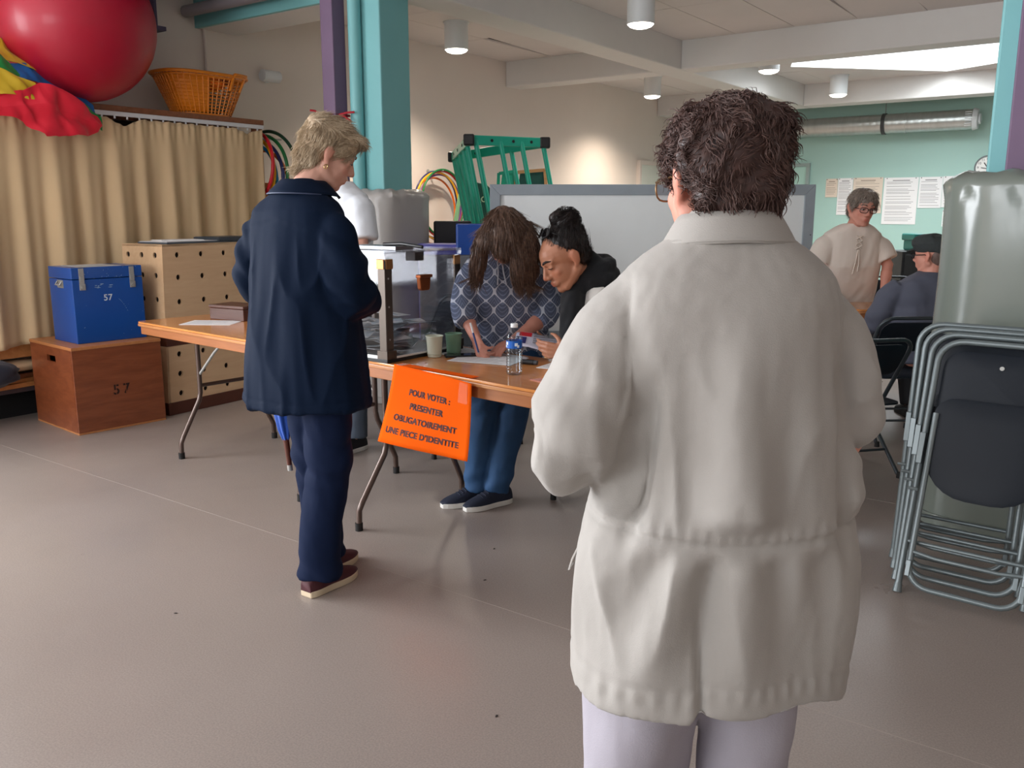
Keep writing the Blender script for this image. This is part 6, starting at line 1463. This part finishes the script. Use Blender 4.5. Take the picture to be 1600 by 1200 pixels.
# ======================================================= E: woman with bun and black scarf, reading a leaflet
hdE = YAW + math.radians(118); locE = at(.42, 4.02); LE = Lc(locE, hdE)
pe_ = person('person with dark hair in a bun and a black scarf leaning over a leaflet', locE, hdE)
fE = unit(LE(-.80, 3.62, 0) - LE(0, 4, 0)); yawE = math.atan2(-fE[0], fE[1])
HE = Head(LE(.228, 3.84, 1.17), yawE - .08, .50, .08, 1.10)
JE = dict(neck=LE(.345, 3.95, 1.08), chest=LE(.42, 3.98, .95), pelvis=LE(.47, 4.03, .52), shR=LE(.36, 3.83, 1.01), shL=LE(.43, 4.13, 1.02), elR=LE(.36, 3.74, .80), elL=LE(.31, 4.13, .80), wrR=LE(.235, 3.66, .782), wrL=LE(.215, 3.90, .775),
          hipL=LE(.43, 4.12, .50), hipR=LE(.45, 3.94, .50), kneeL=LE(.34, 4.08, .48), kneeR=LE(.38, 3.90, .48), ankL=LE(.52, 4.02, .09), ankR=LE(.53, 3.84, .09))
body(pe_, JE, HE, SKIN['olive'], .005, hands=[(JE['wrL'], LE(.10, 3.86, .775) - LE(.215, 3.90, .775), (0, 0, 1), 1, dict(curl=(.18, .25, .2), thumb=.9)), (JE['wrR'], LE(.12, 3.70, .79) - LE(.235, 3.66, .782), LE(.2, 3.9, .82) - LE(.2, 3.7, .78), -1, dict(curl=(.3, .35, .3), thumb=.8))])
face_bits(pe_, HE, mat('black_brow', (34, 26, 24), .7), .28, .0048)
M_cream_j = mat('cream_jacket', (206, 202, 196), .8, bump=.1, bscale=350)
XE = unit(np.cross(fE, V(0, 0, 1)));
b = MB(); torso(b, [(LE(.365, 3.96, 1.075), .07, .065), (LE(.39, 3.97, 1.05), .13, .085), (LE(.41, 3.98, 1.0), .185, .115), (LE(.43, 3.99, .88), .19, .135), (LE(.45, 4.01, .70), .195, .145), (LE(.465, 4.02, .48), .21, .16)], XE, np.cross(V(0, 0, 1), XE))
sleeve(b, [LE(.39, 3.85, 1.02), LE(.37, 3.80, .92), LE(.355, 3.745, .81), LE(.26, 3.68, .785)], [.068, .07, .06, .045]); sleeve(b, [LE(.42, 4.11, 1.02), LE(.38, 4.14, .92), LE(.31, 4.12, .80), LE(.25, 3.95, .78)], [.068, .07, .06, .045])
sculpt(b, 'jacket', M_cream_j, pe_, .008, 3, disp=cloth(9, 5, .007, .001, 61))
M_scarf = mat('black_scarf', (22, 24, 28), .9, bump=.15, bscale=220, sheen=.1)
b = MB()
ringpts = [LE(.345 + .092 * math.cos(a), 3.925 + .088 * math.sin(a), 1.065 - .030 * math.cos(a) * -1 + .012 * math.sin(2 * a)) for a in np.linspace(0, 2 * math.pi, 16, endpoint=False)]
b.tube(ringpts, .044, 12, closed=True)
ringpts = [LE(.350 + .082 * math.cos(a + .4), 3.93 + .08 * math.sin(a + .4), 1.115 + .034 * math.cos(a) * 1) for a in np.linspace(0, 2 * math.pi, 16, endpoint=False)]
b.tube(ringpts, .036, 12, closed=True)
sleeve(b, [LE(.275, 3.86, 1.03), LE(.262, 3.80, .93), LE(.268, 3.785, .83), LE(.275, 3.79, .765)], [.050, .060, .056, .044])
sleeve(b, [LE(.40, 3.93, 1.10), LE(.345, 3.90, 1.15), LE(.325, 3.89, 1.185)], [.05, .05, .035])
sculpt(b, 'scarf', M_scarf, pe_, .007, 3, disp=cloth(14, 7, .009, .002, 62))
b = MB(); sleeve(b, [LE(.43, 4.12, .52), LE(.38, 4.10, .52), LE(.34, 4.08, .47), LE(.44, 4.06, .25), LE(.52, 4.02, .08)], [.095, .09, .075, .065, .055]); sleeve(b, [LE(.45, 3.94, .52), LE(.41, 3.92, .52), LE(.38, 3.90, .47), LE(.46, 3.87, .25), LE(.53, 3.84, .08)], [.095, .09, .075, .065, .055])
sculpt(b, 'trousers', mat('black_trousers', (30, 30, 34), .8), pe_, .01, 2)
for q in (LE(.52, 4.02, 0), LE(.53, 3.84, 0)): shoe(pe_, (q[0], q[1]), yawE, M_blk_shoe, M_wsole, .245, .045)
M_blackhair = mat('black_hair', (26, 20, 19), .35, rgb2=(40, 30, 28), vscale=60)
b = MB(); b.ell((0, -.030, .046), (.080, .094, .080), seg=24, rng=14); b.ell((0, -.060, -.004), (.072, .048, .066), seg=24, rng=14)
b.ell((0, -.075, .118), (.050, .046, .048)); b.ell((.012, -.055, .150), (.034, .034, .028)); b.ell((-.014, -.10, .12), (.036, .030, .040)); b.ell((0, -.06, .085), (.05, .05, .04)); b.ell((0, -.085, .03), (.045, .035, .06))
bun = np.array([0, -.075, .118])
def flowE(Q):
    d = bun - Q; r = np.linalg.norm(d, axis=1, keepdims=True); near = sstep(.075, .05, r[:, 0])[:, None]; sw = np.cross(Q - bun, V(.3, .2, 1.0)); sw /= np.linalg.norm(sw, axis=1, keepdims=True) + 1e-6
    return d / (r + 1e-6) * (1 - near) + (sw + .5 * np.stack([pnoise(Q, (40, 40, 40), k) for k in (1, 2, 3)], 1)) * near
hair(pe_, HE, b, M_blackhair, flowE, 3500, .06, .003, (50, 50, 50), .0055, lift=.07, rad=.0009, step_noise=.05)
M_dark_lens = mat('black_sunglass_lens', (14, 14, 16), .06)
gq = Head(HE.p(0, -.016, .074), 0, 0); gq.R = HE.R @ rotx(.95); gq.k = .95
sgl = glasses(pe_, gq, M_black, M_dark_lens, .027, .022, .085, -.008, .0026)
b = MB(); b.tube([LE(.455, 3.86, 1.05), LE(.44, 3.84, .98), LE(.43, 3.83, .93)], .003, 6); b.build('jacket_cord', mat('white_cord', (224, 222, 218), .7), pe_, smooth=60)
# leaflet held in her hands
lf = thing('leaflet', 'folded white leaflet with red and blue print held by the woman in the black scarf', 'leaflet', tuple(at(.112, 3.80, .806)), YAW + .15)
lf.rotation_euler = (math.radians(20), math.radians(6), YAW - .1)
b = MB(); b.grid([[(-.10 + .20 * i / 6, -.065 + .13 * j / 6, .008 * math.sin(i)) for i in range(7)] for j in range(7)]); b.build('page', mat('lavender_white_paper', (214, 214, 232), .6), lf, smooth=180, solid=.0015)
b = MB(); b.bb(-.085, -.03, .025, .058, .009, .0105); b.build('red_print', mat('red_print', (204, 40, 52), .6), lf); b = MB(); b.bb(-.095, -.05, -.04, .015, .009, .0105); b.build('blue_print', mat('dark_blue_print', (50, 50, 110), .6), lf); b = MB(); 
for k in range(5): b.bb(-.02, .08, .045 - k * .018, .049 - k * .018, .009, .0105)
b.build('print_lines', M_ink, lf)

# ======================================================= G: woman leaning on the far table
hdG = YAW + math.pi + .05; locG = at(2.47, 6.62); LG = Lc(locG, hdG)
pg_ = person('person with short grey hair, glasses and a cream lace-up T-shirt leaning on the far table', locG, hdG)
HG = Head(LG(2.462, 6.27, 1.395), math.atan2(*(lambda v: (-v[0], v[1]))(unit(LG(.0, 3.2, 0) - LG(-.06, 4, 0)))), .16, -.05, 1.06)
JG = dict(neck=LG(2.46, 6.36, 1.27), chest=LG(2.455, 6.42, 1.08), pelvis=LG(2.46, 6.62, .84), shR=LG(2.28, 6.40, 1.21), shL=LG(2.64, 6.40, 1.21), elR=LG(2.215, 6.38, .98), elL=LG(2.70, 6.33, .99), wrR=LG(2.22, 6.30, .80), wrL=LG(2.665, 6.27, .79), hipL=LG(2.55, 6.62, .82), hipR=LG(2.37, 6.62, .82), kneeL=LG(2.55, 6.66, .45), kneeR=LG(2.37, 6.66, .45), ankL=LG(2.56, 6.68, .08), ankR=LG(2.37, 6.68, .08))
body(pg_, JG, HG, SKIN['rosy'], .007, hands=[(JG['wrL'], LG(2.655, 6.19, .757) - LG(2.665, 6.27, .79), (0, 0, -1), 1, dict(curl=(.15, .2, .1))), (JG['wrR'], LG(2.22, 6.22, .757) - LG(2.22, 6.30, .80), (0, 0, -1), -1, dict(curl=(.15, .2, .1)))], k=1.08)
face_bits(pg_, HG, mat('grey_brow', (120, 100, 88), .7), .6)
glasses(pg_, HG, mat('brown_glasses', (74, 40, 34), .35), bpy.data.materials['clear_lens'], .025, .017, .106, r=.0026)
M_ecru = mat('ecru_jersey', (232, 218, 206), .85, bump=.08, bscale=250)
XG = unit(LG(-1, 6, 0) - LG(0, 6, 0)); YG = np.cross(V(0, 0, 1), XG)
b = MB(); torso(b, [(LG(2.46, 6.36, 1.285), .085, .075), (LG(2.46, 6.38, 1.255), .14, .10), (LG(2.46, 6.40, 1.215), .20, .125), (LG(2.46, 6.42, 1.10), .215, .165), (LG(2.46, 6.44, .98), .222, .185), (LG(2.46, 6.48, .86), .225, .185), (LG(2.46, 6.53, .74), .228, .18), (LG(2.46, 6.56, .64), .23, .18)], XG, YG)
sleeve(b, [LG(2.57, 6.40, 1.17), LG(2.645, 6.38, 1.11), LG(2.69, 6.35, 1.02)], [.065, .088, .092]); sleeve(b, [LG(2.35, 6.40, 1.17), LG(2.27, 6.39, 1.11), LG(2.22, 6.38, 1.0)], [.065, .088, .092])
sculpt(b, 'tshirt', M_ecru, pg_, .009, 3, disp=cloth(8, 4, .009, .001, 71))
b = MB(); zf = lambda lat, z: LG(lat, 6.255 - .01 * (1.2 - z) / .1 * .3, z)
for k in range(3): b.tube([zf(2.435, 1.20 - .035 * k), zf(2.475, 1.175 - .035 * k)], .005, 6); b.tube([zf(2.475, 1.20 - .035 * k), zf(2.435, 1.175 - .035 * k)], .005, 6)
b.tube([zf(2.452, 1.10), zf(2.435, 1.0), zf(2.42, .93)], .005, 6); b.tube([zf(2.458, 1.10), zf(2.462, 1.0), zf(2.455, .95)], .005, 6); b.build('lacing', mat('cream_lace', (228, 214, 200), .8), pg_, smooth=60)
b = MB(); sleeve(b, [LG(2.56, 6.62, .80), LG(2.55, 6.66, .45), LG(2.56, 6.68, .07)], [.13, .095, .08]); sleeve(b, [LG(2.36, 6.62, .80), LG(2.37, 6.66, .45), LG(2.37, 6.68, .07)], [.13, .095, .08])
sculpt(b, 'trousers', mat('dark_trousers', (44, 44, 52), .8), pg_, .011, 2)
for q in (JG['ankL'], JG['ankR']): shoe(pg_, (q[0], q[1]), 0, M_blk_shoe, M_rub, .25, .047)
M_greyhair = mat('grey_brown_hair', (138, 124, 112), .5, rgb2=(110, 96, 88), vscale=50); M_greyhair2 = mat('grey_strand', (176, 164, 152), .5, rgb2=(116, 102, 94), vscale=90)
b = MB(); b.ell((0, -.014, .046), (.083, .104, .082), seg=20, rng=12); b.ell((0, -.055, -.01), (.078, .055, .075)); b.ell((0, .055, .085), (.062, .042, .032)); b.ell((.07, .02, .035), (.016, .04, .04)); b.ell((-.07, .02, .035), (.016, .04, .04))
hair(pg_, HG, b, M_greyhair, lambda Q: np.stack([Q[:, 0] * 8, .2 + 0 * Q[:, 0], -.8 + 0 * Q[:, 0]], 1), 1800, .04, .005, voxel=.008, m2=M_greyhair2, lift=.12, rad=.0014)

# ======================================================= M: seated man in the flat cap
hdM = YAW + .05; locM = at(2.60, 5.50); LM = Lc(locM, hdM)
pm_ = person('person in a dark flat cap and grey jacket sitting at the far table', locM, hdM)
HM = Head((.0, -.03, 1.105), .62, .05, -.04, 1.0)
JM = dict(neck=(0, -.05, .985), chest=(0, -.04, .80), pelvis=(0, .0, .50), shL=(-.20, -.03, .89), shR=(.20, -.03, .89), elL=(-.285, .05, .66), elR=(.28, .05, .66), wrL=(-.16, .25, .745), wrR=(.14, .25, .745), hipL=(-.09, .02, .49), hipR=(.09, .02, .49), kneeL=(-.13, .40, .47), kneeR=(.12, .40, .47), ankL=(-.22, .22, .09), ankR=(.12, .30, .09))
body(pm_, JM, HM, SKIN['rosy'], .0075, hands=[(JM['wrL'], (.5, .8, -.1), (0, 0, -1), 1, {}), (JM['wrR'], (-.5, .8, -.1), (0, 0, -1), -1, {})], k=1.05)
face_bits(pm_, HM, M_lash, .5)
glasses(pm_, HM, M_black, None, .024, .016, .106, r=.003)
M_slate = mat('slate_jacket_cloth', (84, 86, 100), .8, bump=.1, bscale=350)
b = MB(); torso(b, [((0, -.05, 1.0), .075, .07), ((0, -.05, .975), .12, .088), ((0, -.045, .94), .195, .11), ((0, -.04, .88), .225, .13), ((0, -.03, .75), .228, .145), ((0, -.02, .60), .225, .15), ((0, 0, .44), .225, .16)])
sleeve(b, [(-.17, -.03, .905), (-.235, -.01, .83), (-.285, .04, .68), (-.22, .16, .70), (-.15, .25, .745)], [.075, .085, .075, .062, .05]); sleeve(b, [(.17, -.03, .905), (.235, -.01, .83), (.285, .04, .68), (.22, .16, .70), (.15, .25, .745)], [.075, .085, .075, .062, .05])
sculpt(b, 'jacket', M_slate, pm_, .009, 3, disp=cloth(8, 5, .007, .001, 81, lambda P, N: .005 * np.sin(P[:, 2] * 45 + 2 * pnoise(P, (6, 6, 6), 2)) * sstep(.95, .75, P[:, 2])))
collar(pm_, M_slate, (0, -.045, 0), .068, .985, .098, .95, .6, -.008)
b = MB(); sleeve(b, [(-.09, .02, .50), (-.12, .22, .50), (-.15, .38, .46), (-.19, .28, .25), (-.22, .22, .08)], [.11, .10, .085, .07, .06]); sleeve(b, [(.09, .02, .50), (.11, .22, .50), (.12, .40, .46), (.12, .34, .25), (.12, .30, .08)], [.11, .10, .085, .07, .06])
sculpt(b, 'trousers', mat('black_trousers', (0, 0, 0)), pm_, .01, 2)
for q, a in ((JM['ankL'], .3), (JM['ankR'], -.1)): shoe(pm_, (q[0], q[1]), a, M_blk_shoe, M_rub, .275, .05)
b = MB(); b.ell((0, -.050, .0), (.072, .055, .070)); b.ell((0, -.06, -.03), (.06, .04, .04))
hair(pm_, HM, b, mat('short_grey_hair', (112, 92, 84), .6), lambda Q: np.stack([0 * Q[:, 0], 0 * Q[:, 0], -1 + 0 * Q[:, 0]], 1), 500, .02, .003, voxel=.008, lift=.1)
b = MB(); R = []
for z, rx, ry, cy in ((.020, .084, .104, -.012), (.045, .094, .114, -.010), (.075, .100, .122, -.004), (.100, .094, .118, .002), (.122, .070, .092, .010), (.132, .035, .05, .012)):
    R.append([(rx * math.cos(a), cy + ry * math.sin(a), z - .10 * max(0, cy + ry * math.sin(a)) * (z > .05) - .012 * (math.sin(a) < -.5)) for a in np.linspace(0, 2 * math.pi, 28, endpoint=False)])
b.rings(R); b.ell((0, .105, .033), (.066, .052, .010), rotx(-.25)); HM.xf(b)
sculpt(b, 'flat_cap', mat('charcoal_tweed', (58, 62, 62), .9, var=.15, vscale=60, bump=.15, bscale=200), pm_, .006, 3)
